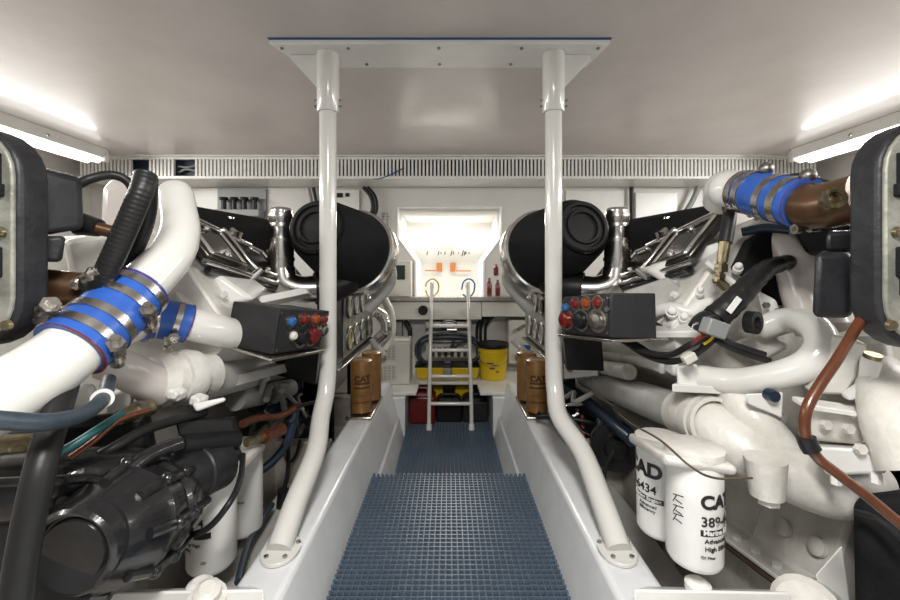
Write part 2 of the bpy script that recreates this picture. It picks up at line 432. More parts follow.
# ladder
ld = thing('ladder', 'white tubular boarding ladder leaning against the far beam', 'ladder', (0, 3.63, 0))
for x0, x1 in ((-.182, -.175), (.205, .192)):
    pth = sm([(x0, 3.63, .015), (x0, 3.72, .3), (x1, 4.02, 1.2), (x1, 4.06, 1.285), (x1, 4.12, 1.325), (x1, 4.2, 1.31), (x1, 4.24, 1.26)], 6)
    rl = MB().tube(pth, .0185, 12).build('rail', 'gloss', ld)
    MB().cyl((x0, 3.628, .0), (x0, 3.634, .05), .027, .024, 12).build('rubber_foot', 'zip', rl)
for z in (.216, .448, .678, .90):
    y = 3.72+(z-.30)*.333
    MB().cyl((-.182, y, z), (.2, y, z), .017, seg=12).build('rung', 'gloss', ld)
hose('hose_coil', 'thin yellow cord looped over left ladder top', 'cord', 'yellow', .008, [(-.24, 4.1, 1.28), (-.22, 4.08, 1.33), (-.16, 4.06, 1.36), (-.11, 4.08, 1.31), (-.12, 4.1, 1.22), (-.2, 4.1, 1.17), (-.24, 4.1, 1.24)])
hose('hose_coil', 'blue cord looped over right ladder top', 'cord', 'bluep', .008, [(.13, 4.1, 1.25), (.15, 4.08, 1.33), (.21, 4.06, 1.36), (.26, 4.08, 1.31), (.25, 4.1, 1.22), (.2, 4.1, 1.17), (.14, 4.1, 1.2)])
# AC unit
ac = thing('air_conditioner', 'beige louvred air conditioning box on left of shelf', 'air conditioner', (-.56, 3.9, SZ))
MB().bb(-.74, -.37, 3.78, 4.05, SZ, SZ+.40).build('casing', 'beige', ac, bevel=.012)
MB().bb(-.735, -.375, 3.79, 4.04, SZ+.40, SZ+.42).build('lid', 'beige', ac, bevel=.006)
for z in (.05, .24):
    for x in (-.70,):
        MB().bb(x, x+.2, 3.776, 3.779, SZ+z, SZ+z+.13).build('vent_field', 'greyp', ac)
        b = MB()
        for k in range(9): b.bb(x, x+.2, 3.771, 3.777, SZ+z+.004+k*.0145, SZ+z+.0115+k*.0145)
        for k in range(6): b.bb(x+k*.038, x+k*.038+.008, 3.769, 3.777, SZ+z, SZ+z+.13)
        b.build('louvre_slats', 'beige', ac)
# control cabinet left of the well
cb = thing('wall_cabinet', 'beige wall cabinet with small dark window left of hatch', 'cabinet', (-.6, 4.3, 1.17))
MB().bb(-.80, -.40, 4.18, 4.395, 1.17, 1.55).build('casing', 'beige', cb, bevel=.01)
MB().bb(-.62, -.46, 4.172, 4.181, 1.35, 1.50).build('window_panel', 'dgreen', cb)
np_ = thing('notice_plate', 'small printed notice plate high left of the hatch', 'sign', (-.7, 4.39, 1.88))
MB().bb(-.745, -.645, 4.388, 4.398, 1.88, 2.1).build('plate', 'wall', np_)
b = MB()
for k in range(11):
    for j in range(2):
        b.bb(-.735+j*.045, -.735+j*.045+random.uniform(.02, .038), 4.384, 4.389, 1.89+k*.018, 1.897+k*.018)
b.build('printed_lines', 'brown', np_)
# bucket
bk = thing('bucket', 'tall yellow bucket with black lid on right of shelf', 'bucket', (.44, 4.02, SZ))
MB().lathe((.44, 4.02, SZ), (0, 0, 1), [(0, .125), (.01, .13), (.27, .146), (.272, .152), (.285, .152), (.287, .147), (.32, .149)], 32).build('pail', 'yellow', bk)
MB().lathe((.44, 4.02, SZ+.315), (0, 0, 1), [(0, .158), (.02, .162), (.04, .158), (.04, .14), (.034, .135)], 32).build('lid', 'black', bk)
MB().tube(sm([(.30, 4.0, SZ+.30), (.31, 3.87, SZ+.22), (.44, 3.84, SZ+.16), (.57, 3.87, SZ+.22), (.58, 4.0, SZ+.30)], 6), .004, 6).build('handle', 'steel', bk)
b = MB()
for k, (x, z, l) in enumerate(((.40, .17, .07), (.44, .15, .06), (.42, .12, .05), (.47, .09, .03))): 
    b.bb(x-l/2, x+l/2, 3.875+abs(x-.44)*.12, 3.882+abs(x-.44)*.12, SZ+z, SZ+z+.012)
b.build('label_print', 'brown', bk)
# wall heater with blue tag
wp = thing('electrical_box', 'white electrical box with blue tag beside yellow bucket', 'box', (.8, 4.3, .5))
MB().bb(.63, .95, 4.22, 4.395, .46, .92).build('casing', 'beige', wp, bevel=.01)
MB().bb(.78, .86, 4.212, 4.222, .57, .66).build('blue_tag', 'bluep', wp)
b = MB()
for k in range(4): b.bb(.70+k*.02, .712+k*.02, 4.214, 4.221, .5, .56)
b.build('small_vents', 'greyp', wp)
b = MB().cyl((.72, 4.2, .82), (.80, 4.2, .87), .018, seg=10); b.split('latch', 'steel', wp)
# yellow trays
for x0, x1, lab in ((-.335, -.05, 'yellow tray with black rim behind left ladder rail'), (.02, .30, 'yellow tray with black rim behind right ladder rail')):
    t = thing('storage_tray', lab, 'tray', ((x0+x1)/2, 4.05, SZ), 'yellow trays on the shelf')
    MB().hexa([V(p) for p in ((x0+.02, 3.97, SZ), (x1-.02, 3.97, SZ), (x1-.02, 4.16, SZ), (x0+.02, 4.16, SZ), (x0, 3.95, SZ+.12), (x1, 3.95, SZ+.12), (x1, 4.18, SZ+.12), (x0, 4.18, SZ+.12))]).build('tub', 'yellow', t, bevel=.012)
    MB().bb(x0-.005, x1+.005, 3.945, 4.185, SZ+.12, SZ+.135).build('rim', 'black', t, bevel=.006)
# fuel manifold
fm = thing('fuel_manifold', 'grey manifold with a row of small dark valves behind ladder', 'manifold', (0, 4.2, .5))
MB().bb(-.24, .22, 4.22, 4.32, .52, .80).build('manifold_body', 'beige', fm, bevel=.01)
for k in range(6):
    x = -.17+k*.068
    v = MB().cyl((x, 4.215, .54), (x, 4.215, .62), .018, .022, 10).build('valve', 'brown', fm)
    MB().bb(x-.022, x+.022, 4.19, 4.22, .625, .65).build('valve_handle', 'steel', v, bevel=.004)
MB().cyl((-.22, 4.2, .70), (.20, 4.2, .70), .022, seg=12).build('header_pipe', 'steel', fm)
sb = thing('steel_bracket', 'curved steel bracket under the beam behind the ladder', 'bracket', (0, 4.25, .82))
MB().bb(-.25, .24, 4.2, 4.36, .83, .91).build('bracket_body', 'steel', sb, bevel=.012)
MB().tube(sm([(-.1, 4.19, .84), (-.06, 4.19, .9), (0, 4.19, .92), (.07, 4.19, .9), (.1, 4.19, .84)], 5), .014, 10).build('arch', 'dull', sb)
MB().cyl((-.02, 4.2, .82), (.08, 4.2, .82), .035, seg=14).build('cup', 'steel', sb)
def loop(cx, cz, rx, rz, y, k=2.4, a0=0, a1=2*PI, n=26):
    out = []
    for i in range(n+1):
        a = a0+(a1-a0)*i/n; c, s_ = math.cos(a), math.sin(a)
        out.append(V((cx+rx*math.copysign(abs(c)**(2/k), c), y+.01*math.sin(3*a), cz+rz*math.copysign(abs(s_)**(2/k), s_))))
    return out
tag(MB().tube(loop(-.01, .63, .33, .17, 4.1), .017, 10).tube(loop(0, .62, .30, .15, 4.07), .017, 10).tube(loop(-.01, .61, .315, .14, 4.13), .016, 10).build('hose_coil', 'bluerub'), 'coiled blue grey hose lying around the manifold behind ladder', 'hose')
hose('hose', 'blue grey hose arching across the manifold behind the ladder', 'hose', 'bluerub', .015, [(-.2, 4.13, .72), (-.05, 4.1, .79), (.05, 4.08, .72), (.0, 4.08, .64)])
hose('hose', 'blue grey hose curling right across the manifold', 'hose', 'bluerub', .013, [(.24, 4.13, .74), (.12, 4.1, .70), (.02, 4.09, .63), (-.08, 4.1, .62)])
for k, x in enumerate((.33, .37, .42)):
    hose('hose', ['black hose left of three bending down behind bucket', 'black hose middle of three bending down behind bucket', 'black hose right of three bending down behind bucket'][k], 'hose', 'rubber', .017, [(x-.02, 4.3, .50), (x-.03, 4.3, .8), (x-.0, 4.28, .9), (x+.06, 4.3, .95)], group='hoses behind the yellow bucket')
# jerrycans and jugs below the shelf
def jug(name, label, x0, x1, y0, y1, h, m, capm):
    t = thing(name, label, 'jerrycan', ((x0+x1)/2, (y0+y1)/2, 0))
    b = MB().hexa([V(p) for p in ((x0, y0, 0), (x1, y0, 0), (x1, y1, 0), (x0, y1, 0), (x0, y0, h*.8), (x1, y0, h*.8), (x1, y1, h*.8), (x0, y1, h*.8))])
    b.build('body', m, t, bevel=.02, segs=3)
    c = ((x0+x1)/2)
    MB().hexa([V(p) for p in ((x0+.01, y0+.01, h*.79), (x1-.01, y0+.01, h*.79), (x1-.01, y1-.01, h*.79), (x0+.01, y1-.01, h*.79), (x0+.04, y0+.03, h*.9), (x1-.04, y0+.03, h*.9), (x1-.04, y1-.03, h*.9), (x0+.04, y1-.03, h*.9))]).build('shoulder', m, t, bevel=.01)
    MB().tube(sm([(x0+.05, y0+.06, h*.88), (x0+.07, y0+.06, h), (x1-.07, y0+.06, h), (x1-.05, y0+.06, h*.88)], 5), .013, 10).build('handle', m, t)
    MB().cyl((c, y1-.06, h*.88), (c, y1-.06, h*.98), .025, seg=12).build('cap', capm, t)
jug('jerrycan', 'dark red plastic fuel can under the shelf left of ladder', -.375, -.13, 3.76, 3.98, .32, 'redp', 'black')
jug('storage_jug', 'black plastic can under the shelf between ladder rails', -.125, .125, 3.80, 4.02, .25, 'black', 'black')
jug('storage_jug', 'black plastic can under the shelf right of ladder', .130, .37, 3.80, 4.05, .25, 'charc', 'black')
jug('storage_jug', 'yellow jug behind the red fuel can', -.26, -.06, 4.08, 4.25, .33, 'yellow', 'black')
jug('storage_jug', 'yellow jug behind the black cans', .06, .24, 4.08, 4.25, .33, 'yellow', 'black')
# right of hatch: red bottles
for k, (x, z, h) in enumerate(((.43, 1.175, .19), (.52, 1.175, .17), (.50, 1.39, .12))):
    o = MB().lathe((x, 4.26, z), (0, 0, 1), [(0, .024), (.01, .027), (h*.7, .027), (h*.85, .013), (h, .013)], 14).build('bottle', 'redg' if k != 2 else 'redp')
    tag(o, ['small red bottle on the beam nearest the hatch', 'small red bottle on beam behind the grey corrugated duct', 'dark red bottle hanging above the two on the beam'][k], 'bottle', 'red bottles right of the hatch')

# ================================================================== AIR FILTERS, INTAKES
TXT = {-1: 'left', 1: 'right'}
for s in (-1, 1):
    L = TXT[s]
    p0 = PM(s, 583, 227, 2.25); p1 = PM(s, 546, 251, 2.72); ax = (p1-p0); D = ax.length
    r = thing('air_cleaner', 'large black conical air cleaner with chrome rim behind '+L+' post', 'air filter', p1, 'black air cleaners')
    MB().lathe(p0, ax, [(.0, .10), (.0, .142), (.012, .15), (.03, .15), (.035, .143), (.035, .165), (.06, .19), (D*.9, .272), (D, .274)], 48).build('filter_body', 'blackm', r)
    cp = MB().lathe(p0, -ax, [(-.01, .152), (.012, .152), (.02, .143), (.02, .125), (.006, .12), (.006, .105), (.018, .10), (.018, .085), (.002, .08), (.002, .0)], 40).split('end_cap', 'black', r)
    MB().lathe(p0+ax.normalized()*(D-.005), ax, [(-.02, .28), (-.012, .292), (.02, .295), (.03, .284), (.06, .284), (.075, .297), (.11, .297), (.125, .285), (.20, .22), (.26, .12), (.27, .0)], 48).build('rim', 'chrome', r)
    ct = P(0, 0, 1)
    # corrugated duct off the chrome bowl
    q = PM(s, 512, 262, 2.95)
    hose('corrugated_duct', 'grey corrugated elbow duct below the '+L+' air cleaner', 'duct', 'clear', .05, [q+V((s*.12, 0, .02)), q, q+V((-s*.03, -.02, -.13)), q+V((s*.06, -.02, -.26)), q+V((s*.13, 0, -.34))], seg=18, n=10)
    # chrome riser
    c0 = PM(s, 617, 256, 2.42); c1 = PM(s, 617, 208, 2.42)
    rt = thing('exhaust_riser', 'banded chrome riser tube outboard of the '+L+' air cleaner', 'pipe', c0-V((0, 0, .12)), 'chrome riser tubes')
    H = (c1-c0).length+.12
    MB().lathe(c0-V((0, 0, .12)), (0, 0, 1), [(0, .075), (H*.52, .075), (H*.54, .066), (H*.66, .062), (H*.7, .068), (H*.96, .068), (H, .055)], 28).build('tube', 'chrome', rt)
    for f in (.22, .5, .72, .86):
        MB().ring(c0+V((0, 0, -.12+H*f)), (0, 0, 1), .062, .080 if f < .6 else .072, .02).build('band', 'steel', rt)
    MB().tube(sm([c0+V((0, 0, -.08)), c0+V((-s*.02, 0, -.16)), c0+V((-s*.10, .03, -.20)), c0+V((-s*.22, .08, -.2))], 6), .082, 22).build('elbow', 'chrome', rt)
    MB().tube(sm([c0+V((-s*.18, .07, -.2)), c0+V((-s*.28, .12, -.19)), c0+V((-s*.36, .2, -.14))], 6), .10, 22).build('rubber_boot', 'black', rt)
    # long black intake bag
    a = PM(s, 620, 239, 2.62); c = PM(s, 700, 231, 1.95)
    pr = []
    wv = V((s*.16, 0, 0)); 
    pts = []
    for (dx, dzz) in ((-.0, -.13), (.0, .08), (.05, .13), (.27, .13), (.32, .08), (.32, -.13)):
        pts.append(V((s*dx, 0, dzz)))
    b = MB()
    A = [c+V((0, -.06, 0))+q_ for q_ in pts]; B = [a+q_+V((0, 0, 0)) for q_ in pts]
    nn = len(pts)
    b.poly(A+B, [tuple(range(nn)), tuple(range(2*nn-1, nn-1, -1))]+[(i, (i+1) % nn, (i+1) % nn+nn, i+nn) for i in range(nn)])
    ib = thing('intake_cover', 'long black padded intake cover behind the '+L+' valve covers', 'cover', a, 'black intake covers')
    b.build('wrap', 'blackm', ib, bevel=.035, segs=4)
    MB().poly([p+V((0, -.008, 0)) for p in [c+V((0, -.06, 0))+q_*.92+V((s*.01, 0, .005)) for q_ in pts]]+[c+V((0, -.08, 0))+q_*.7+V((s*.04, 0, .005)) for q_ in pts], [(i, (i+1) % nn, (i+1) % nn+nn, i+nn) for i in range(nn)]+[tuple(range(nn, 2*nn))]).build('end_panel', 'cast', ib)

# ================================================================== ENGINES
def prismE(b, s, sec, y0, y1):
    A = [EN(s, x, y0, z) for x, z in sec]; B = [EN(s, x, y1, z) for x, z in sec]; n_ = len(sec)
    b.poly(A+B, [tuple(range(n_)), tuple(range(2*n_-1, n_-1, -1))]+[(i, (i+1) % n_, (i+1) % n_+n_, i+n_) for i in range(n_)])
    return b
ENG = {}
for s in (-1, 1):
    L = TXT[s]
    e = thing('marine_engine', 'large white painted marine diesel engine on the '+L+' side', 'engine', (s*1.6, 2.4, 0)); ENG[s] = e
    sec = [(1.22, .0), (1.22, .28), (1.16, .29), (1.16, .33), (1.24, .35), (1.30, .58), (1.36, .85), (1.05, .98), (.92, 1.12), (.90, 1.22), (1.04, 1.42), (1.10, 1.50), (1.26, 1.66), (1.45, 1.58), (2.5, 1.55), (2.5, 0)]
    b = prismE(MB(), s, sec, 1.62, 3.25); b.build('engine_block', 'cast', e, bevel=.012)
    # lower crankcase reaches nearer
    sec2 = [(1.22, .02), (1.22, .28), (1.15, .29), (1.15, .33), (1.23, .345), (1.30, .56), (1.42, .80), (2.2, .80), (2.2, .02)]
    b = prismE(MB(), s, sec2, 1.30, 1.64); b.build('crankcase', 'cast', e, bevel=.015)
    b = MB()
    y = 1.34
    while y < 2.0:
        bolt(b, EN(s, 1.18, y, .33), (0, 0, 1), .016, .02); y += .1
    b.split('pan_bolt', 'white', e)
    MB().hexa([EN(s, 1.135, 1.26, .322), EN(s, 1.165, 1.26, .322), EN(s, 1.165, 2.6, .322), EN(s, 1.135, 2.6, .322), EN(s, 1.135, 1.26, .338), EN(s, 1.165, 1.26, .338), EN(s, 1.165, 2.6, .338), EN(s, 1.135, 2.6, .338)]).build('pan_rail', 'gloss', e, bevel=.004)
    MB().tube([EN(s, 1.145, 1.26, .305), EN(s, 1.145, 2.6, .305)], .012, 8).build('pan_gasket', 'brown', e)
    b = MB()
    for y in (1.36, 1.50):
        b.lathe(EN(s, 1.26, y, .45), (-s, 0, .35), [(0, .032), (.015, .03), (.02, .018)], 16)
    b.split('core_plug', 'cast', e)
    b = MB()
    for y, z in ((1.42, .60), (1.56, .60)):
        b.cyl(EN(s, 1.27, y, z-.05), EN(s, 1.33, y, z+.12), .022, seg=10)
    b.split('casting_rib', 'cast', e)
    # valve covers
    lo_, hi_ = (1.045, 1.475), (1.205, 1.675)
    off = V((-s*.78*.05, 0, .62*.05))
    def cp(u_, y): return EN(s, lo_[0]+(hi_[0]-lo_[0])*u_, y, lo_[1]+(hi_[1]-lo_[1])*u_)
    for k, (y0, y1) in enumerate(((1.70, 2.03), (2.08, 2.48), (2.53, 2.96))):
        P8 = [cp(0, y0), cp(1, y0), cp(1, y1), cp(0, y1)]
        vc = MB().hexa(P8+[p+off for p in P8]).build('valve_cover', 'panel', e, bevel=.02, segs=3)
        b = MB(); m0, m1 = .025, .02
        ins = [cp(.10, y0+m0), cp(.90, y0+m0), cp(.90, y1-m0), cp(.10, y1-m0)]
        for i in range(4):
            a_, c_ = ins[i]+off*1.08, ins[(i+1) % 4]+off*1.08
            b.cyl(a_, c_, .009, seg=8); b.sph(a_, .009, 8)
        b.build('cover_rim', 'chrome', vc)
        b = MB()
        for u_, y in ((.2, (y0+y1)/2), (.8, (y0+y1)/2)): b.lathe(cp(u_, y)+off, off, [(0, .016), (.008, .016), (.018, .009)], 12)
        b.split('cover_nut', 'chrome', vc)
    for y in (2.055, 2.505):
        q = [cp(-.06, y-.014), cp(1.04, y-.014), cp(1.04, y+.014), cp(-.06, y+.014)]
        MB().hexa([p+off*.6 for p in q]+[p+off*1.5 for p in q]).build('clamp_bar', 'chrome', e, bevel=.006)
        MB().cyl(cp(-.08, y), cp(-.08, y)+off*1.9, .016, seg=10).build('clamp_stud', 'chrome', e)
    b = MB().tube([cp(1.02, 1.66)+off*.9, cp(1.02, 2.98)+off*.9], .016, 12).tube([cp(-.06, 1.66)+off*.55, cp(-.06, 2.98)+off*.55], .013, 12)
    b.split('cover_rail', 'chrome', e)
    MB().tube([cp(-.12, 1.70)+off*.0, cp(-.12, 3.0)+off*.0], .016, 12).build('black_lip', 'blackg', e)  # black strip drawing the dark lower edge of the covers
    c = EN(s, 1.22, 2.2, 1.71)
    MB().lathe(c, (0, 0, 1), [(0, .07), (.03, .08), (.04, .06), (.07, .03), (.075, .022), (.1, .022), (.105, .035), (.115, .035)], 22).build('oil_filler_cap', 'chrome', e)
    # white head shelf below cover
    sec3 = [(1.0, 1.38), (.90, 1.22), (.88, 1.23), (.98, 1.41)]
    b = MB()
    for k in range(7):
        y = 1.7+k*.2
        bolt(b, EN(s, .965, y, 1.34), (-s, 0, .55), .015, .02)
    b.split('head_bolt', 'white', e)
    # oblique plate shelf under cover
    MB().hexa([PM(s, 600, 333, 2.0), PM(s, 700, 331, 1.5), PM(s, 722, 292, 1.6), PM(s, 704, 288, 2.1), PM(s, 600, 338, 2.0), PM(s, 700, 338, 1.5), PM(s, 722, 299, 1.6), PM(s, 704, 294, 2.1)]).build('head_shelf', 'white', e, bevel=.004)
    # big longitudinal pipe
    if s > 0:
        pth = [EN(s, .95, 2.75, .895), EN(s, .95, 2.3, .872), EN(s, .95, 1.8, .86), EN(s, .95, 1.45, .855)]
        o = MB().tube(sm(pth, 4), .078, 26).build('coolant_main', 'greyw', e)
        b = MB(); b.ring(EN(s, .95, 2.40, .872), EN(s, 0, 1, 0)-EN(s, 0, 0, 0), .07, .090, .04); b.build('pipe_collar', 'greyw', o)
        pth = [EN(s, .95, 1.62, .855), EN(s, .95, 1.5, .855), P(738, 446, 1.38), P(775, 466, 1.32), P(815, 483, 1.27), P(842, 488, 1.26), P(860, 480, 1.32)]
        el = MB().tube(sm(pth, 6), .09, 26).build('coolant_elbow', 'cast', e)
        MB().ring(EN(s, .95, 1.50, .855), (0, -1, .16), .075, .098, .045).ring(EN(s, .95, 1.44, .855), (0, -1, .16), .08, .094, .02).build('flange', 'cast', el)
        b = MB()
        b.tube(sm([P(728, 388, 1.5), P(742, 404, 1.42), P(762, 428, 1.36), P(785, 455, 1.33)], 6), .062, 20)
        b.build('branch_pipe', 'cast', e)
        b = MB().tube(sm([EN(s, .97, 2.9, 1.06), EN(s, .99, 2.0, 1.04), EN(s, 1.02, 1.55, 1.03)], 5), .034, 16).tube([EN(s, .93, 3.0, .98), EN(s, .90, 2.0, .99)], .04, 14)
        b.build('rail_pipe', 'cast', e)
        MB().box(EN(s, 1.0, 1.86, 1.05), (.10, .12, .09)).box(EN(s, .99, 1.74, 1.03), (.07, .08, .06)).build('pipe_block', 'white', e, bevel=.015)
    else:
        b = MB().tube([EN(s, 1.0, 1.55, .98), EN(s, 1.0, 2.9, 1.0)], .075, 22); b.build('coolant_main', 'greyw', e)
        # sloping rail edge
        b = MB().hexa([P(203, 384, 1.60), P(322, 354, 2.3), P(322, 362, 2.3), P(203, 396, 1.60), P(180, 384, 1.75), P(310, 352, 2.5), P(310, 360, 2.5), P(180, 396, 1.75)])
        b.build('rail_plate', 'greyw', e, bevel=.006)

# ---- right engine details
e = ENG[1]
R = 1
# gear casting at the right edge
MB().hexa([P(846, 336, 1.30), P(885, 334, 1.22), P(905, 440, 1.22), P(800, 420, 1.32), P(850, 336, 1.6), P(890, 334, 1.6), P(905, 430, 1.6), P(805, 416, 1.6)]).build('gear_housing', 'cast', e, bevel=.03, segs=3)
MB().tube(sm([P(880, 375, 1.25), P(890, 392, 1.12), P(900, 425, 1.05), P(922, 470, 1.0)], 6), .065, 26, rf=lambda t: .065+.02*t).build('elbow_casting', 'cast', e)
MB().prism([P(838, 335, 1.20), P(868, 343, 1.14), P(872, 352, 1.13), P(860, 360, 1.15), P(858, 378, 1.16), P(848, 396, 1.18), P(812, 394, 1.22)], (.02, .06, 0)).build('casting_web', 'cast', e, bevel=.01)
MB().prism([P(866, 356, 1.13), P(886, 362, 1.08), P(876, 392, 1.10), P(850, 402, 1.14), P(846, 396, 1.15), P(864, 384, 1.13)], (.01, .03, 0)).build('casting_lug', 'white', e, bevel=.006)
MB().lathe(P(872, 358, 1.11), (0, -.3, 1), [(0, .02), (.012, .02), (.012, .011)], 14).build('lug_bushing', 'brass', e)
MB().hexa([P(806, 400, 1.20), P(862, 408, 1.12), P(866, 446, 1.12), P(808, 440, 1.20), P(812, 396, 1.4), P(870, 402, 1.35), P(874, 440, 1.35), P(814, 436, 1.4)]).build('housing_boss', 'cast', e, bevel=.02, segs=3)
MB().hexa([P(812, 446, 1.12), P(884, 450, 1.05), P(886, 474, 1.05), P(826, 476, 1.12), P(816, 442, 1.30), P(890, 444, 1.25), P(892, 468, 1.25), P(830, 470, 1.30)]).build('housing_flange', 'white', e, bevel=.01)
MB().prism([P(806, 404, 1.17), P(858, 412, 1.10), P(858, 418, 1.10), P(806, 410, 1.17)], (0, .05, .01)).split('housing_ridge', 'cast', e, bevel=.004)
b = MB()
for px, py, d in ((836, 478, 1.09), (876, 476, 1.04)): bolt(b, P(px, py-3, d+.02), (0, 0, -1), .013, .025)
b.split('flange_bolt', 'white', e)
b = MB()
for px, py, d in ((858, 448, 1.07), (846, 428, 1.12), (824, 424, 1.16)): bolt(b, P(px, py, d), (0, -1, .1), .014, .014)
b.split('face_bolt', 'cast', e)
# white trapezoid duct under the blue coupling
b = MB()
pth = [P(772, 232, 1.62), P(795, 262, 1.56), P(812, 300, 1.5), P(825, 330, 1.45)]
b.tube(sm(pth, 5), .1, 24, rf=lambda t: .060+.028*min(1, t*1.6))
b.build('intake_duct', 'pinkw', e)
MB().prism([P(738, 268, 1.57), P(752, 240, 1.57), P(776, 226, 1.57), P(815, 232, 1.57), P(822, 310, 1.57), P(785, 306, 1.57), P(762, 286, 1.57)], (0, .05, 0)).build('painted_void', 'blackm', e, bevel=.008)  # black sheet painting in the dark void behind the duct
MB().lathe(P(770, 229, 1.62), P(772, 232, 1.62)-P(795, 262, 1.56), [(0, .068), (.03, .068)], 24).build('duct_lip', 'greyw', e)
# U pipe
b = MB()
pth = sm([P(762, 328, 1.5), P(790, 320, 1.42), P(812, 326, 1.32), P(822, 344, 1.26), P(808, 364, 1.26), P(775, 376, 1.32), P(735, 381, 1.42), P(693, 376, 1.52)], 8)
up = b.tube(pth, .045, 24).build('water_return_pipe', 'gloss', e)
MB().hexa([P(676, 366, 1.5), P(697, 364, 1.47), P(699, 388, 1.47), P(677, 389, 1.5), P(680, 364, 1.62), P(700, 362, 1.60), P(702, 386, 1.60), P(681, 387, 1.62)]).build('pipe_foot', 'white', up, bevel=.008)
MB().hexa([P(672, 384, 1.46), P(745, 388, 1.42), P(760, 396, 1.42), P(672, 392, 1.46), P(676, 382, 1.6), P(745, 386, 1.6), P(760, 393, 1.6), P(676, 390, 1.6)]).build('mount_bar', 'white', up, bevel=.004)
# perforated head plate holding the U pipe
b = MB().hexa([P(757, 290, 1.52), P(776, 300, 1.5), P(786, 330, 1.5), P(770, 345, 1.52), P(757, 290, 1.60), P(776, 300, 1.58), P(786, 330, 1.58), P(770, 345, 1.60)])
b.build('pipe_flange', 'white', up, bevel=.01)
b = MB()
for px, py in ((765, 305), (770, 322), (777, 311)): bolt(b, P(px, py, 1.49), (0, -1, 0), .012, .012)
b.split('flange_bolt', 'dull', up)
b = MB()
b.hexa([P(708, 300, 1.62), P(760, 288, 1.58), P(772, 340, 1.55), P(735, 352, 1.6), P(715, 300, 1.9), P(765, 288, 1.9), P(775, 340, 1.9), P(740, 352, 1.9)])
b.hexa([P(725, 345, 1.55), P(760, 332, 1.5), P(790, 345, 1.5), P(760, 362, 1.52), P(725, 350, 1.8), P(760, 337, 1.8), P(790, 350, 1.8), P(760, 367, 1.8)])
b.build('head_casting', 'cast', e, bevel=.015)
b = MB()
b.hexa([P(640, 268, 2.0), P(722, 240, 1.64), P(763, 262, 1.60), P(700, 305, 1.7), P(650, 275, 2.2), P(726, 246, 1.9), P(768, 266, 1.9), P(706, 312, 1.95)])
b.build('head_cover', 'white', e, bevel=.02, segs=3)
MB().hexa([P(622, 292, 1.95), P(668, 277, 1.80), P(706, 306, 1.66), P(690, 326, 1.60), P(622, 292, 2.3), P(668, 277, 2.1), P(706, 306, 2.0), P(690, 326, 1.9)]).build('head_step', 'greyw', e, bevel=.01)
MB().tube(sm([P(652, 312, 1.72), P(672, 308, 1.66), P(690, 312, 1.62), P(702, 304, 1.62), P(722, 298, 1.62)], 6), .022, 14, rf=lambda t: .026-.008*t).build('casting_rib', 'white', e)
MB().hexa([P(655, 322, 1.70), P(672, 310, 1.68), P(688, 328, 1.66), P(676, 332, 1.66), P(655, 322, 1.8), P(672, 310, 1.78), P(688, 328, 1.76), P(676, 332, 1.76)]).build('casting_web', 'dull', e, bevel=.004)
MB().tube([P(706, 262, 1.60), P(738, 286, 1.55), P(760, 276, 1.56)], .010, 10).build('casting_edge', 'white', e)
b = MB()
for px, py, d, r_ in ((672, 312, 1.62, .03), (684, 318, 1.6, .024), (700, 292, 1.6, .02), (738, 268, 1.57, .022)):
    r_ *= .62; b.lathe(P(px, py, d), (-.4, -.8, .6), [(-.02, r_*1.3), (.0, r_*1.3), (.0, r_), (.02, r_), (.026, r_*.7)], 12)
b.split('casting_knob', 'white', e)
# bracket plate with blue plug
br = MB().hexa([P(745, 394, 1.32), P(783, 392, 1.30), P(782, 418, 1.30), P(748, 404, 1.32), P(745, 394, 1.335), P(783, 392, 1.315), P(782, 418, 1.315), P(748, 404, 1.335)]).build('bracket_plate', 'white', e, bevel=.004)
MB().lathe(P(768, 394, 1.31), (0, -1, 0), [(0, .02), (.03, .018)], 12).build('blue_plug', 'navy', br)
# filter head on the right
fh = MB().hexa([P(628, 432, 1.5), P(664, 455, 1.12), P(738, 466, 1.12), P(700, 444, 1.5), P(628, 442, 1.5), P(664, 466, 1.12), P(738, 477, 1.12), P(700, 452, 1.5)])
fh.build('filter_head', 'cast', e, bevel=.02, segs=3)
MB().cyl(P(765, 458, 1.2), P(767, 495, 1.2), .055, .045, 18).build('drain_boss', 'cast', e)
MB().lathe(P(768, 495, 1.2), (0, 0, -1), [(0, .03), (.025, .03)], 6).build('drain_plug', 'white', e)
# ---- lower mounts
for s in (-1, 1):
    L = TXT[s]
    t = thing('engine_mount', 'white engine mount beam at the bottom '+L+' with bolt heads', 'bracket', (s*.85, 1.1, .45))
    MB().hexa([PM(s, 633, 589, 1.14), PM(s, 790, 592, 1.12), PM(s, 800, 640, 1.12), PM(s, 633, 640, 1.14), PM(s, 645, 586, 1.24), PM(s, 786, 590, 1.22), PM(s, 792, 636, 1.22), PM(s, 640, 636, 1.24)]).build('mount_beam', 'white', t, bevel=.008)
    MB().lathe(PM(s, 698, 590, 1.17), (0, 0, 1), [(0, .035), (.02, .035), (.03, .02)], 14).build('mount_bolt', 'white', t)
    if s > 0:
        MB().cyl(P(806, 612, 1.10), P(824, 606, 1.24), .085, .07, 20, ch=.015).build('mount_hub', 'cast', t)
        MB().hexa([P(815, 575, 1.15), P(842, 545, 1.16), P(852, 610, 1.14), P(830, 615, 1.14), P(815, 575, 1.19), P(842, 545, 1.20), P(852, 610, 1.18), P(830, 615, 1.18)]).build('mount_web', 'white', t, bevel=.005)
    else:
        MB().lathe(P(207, 600, 1.12), (.2, -.3, 1), [(-.02, .05), (.01, .05), (.012, .035), (.04, .035), (.05, .02)], 16).build('mount_hub', 'cast', t)

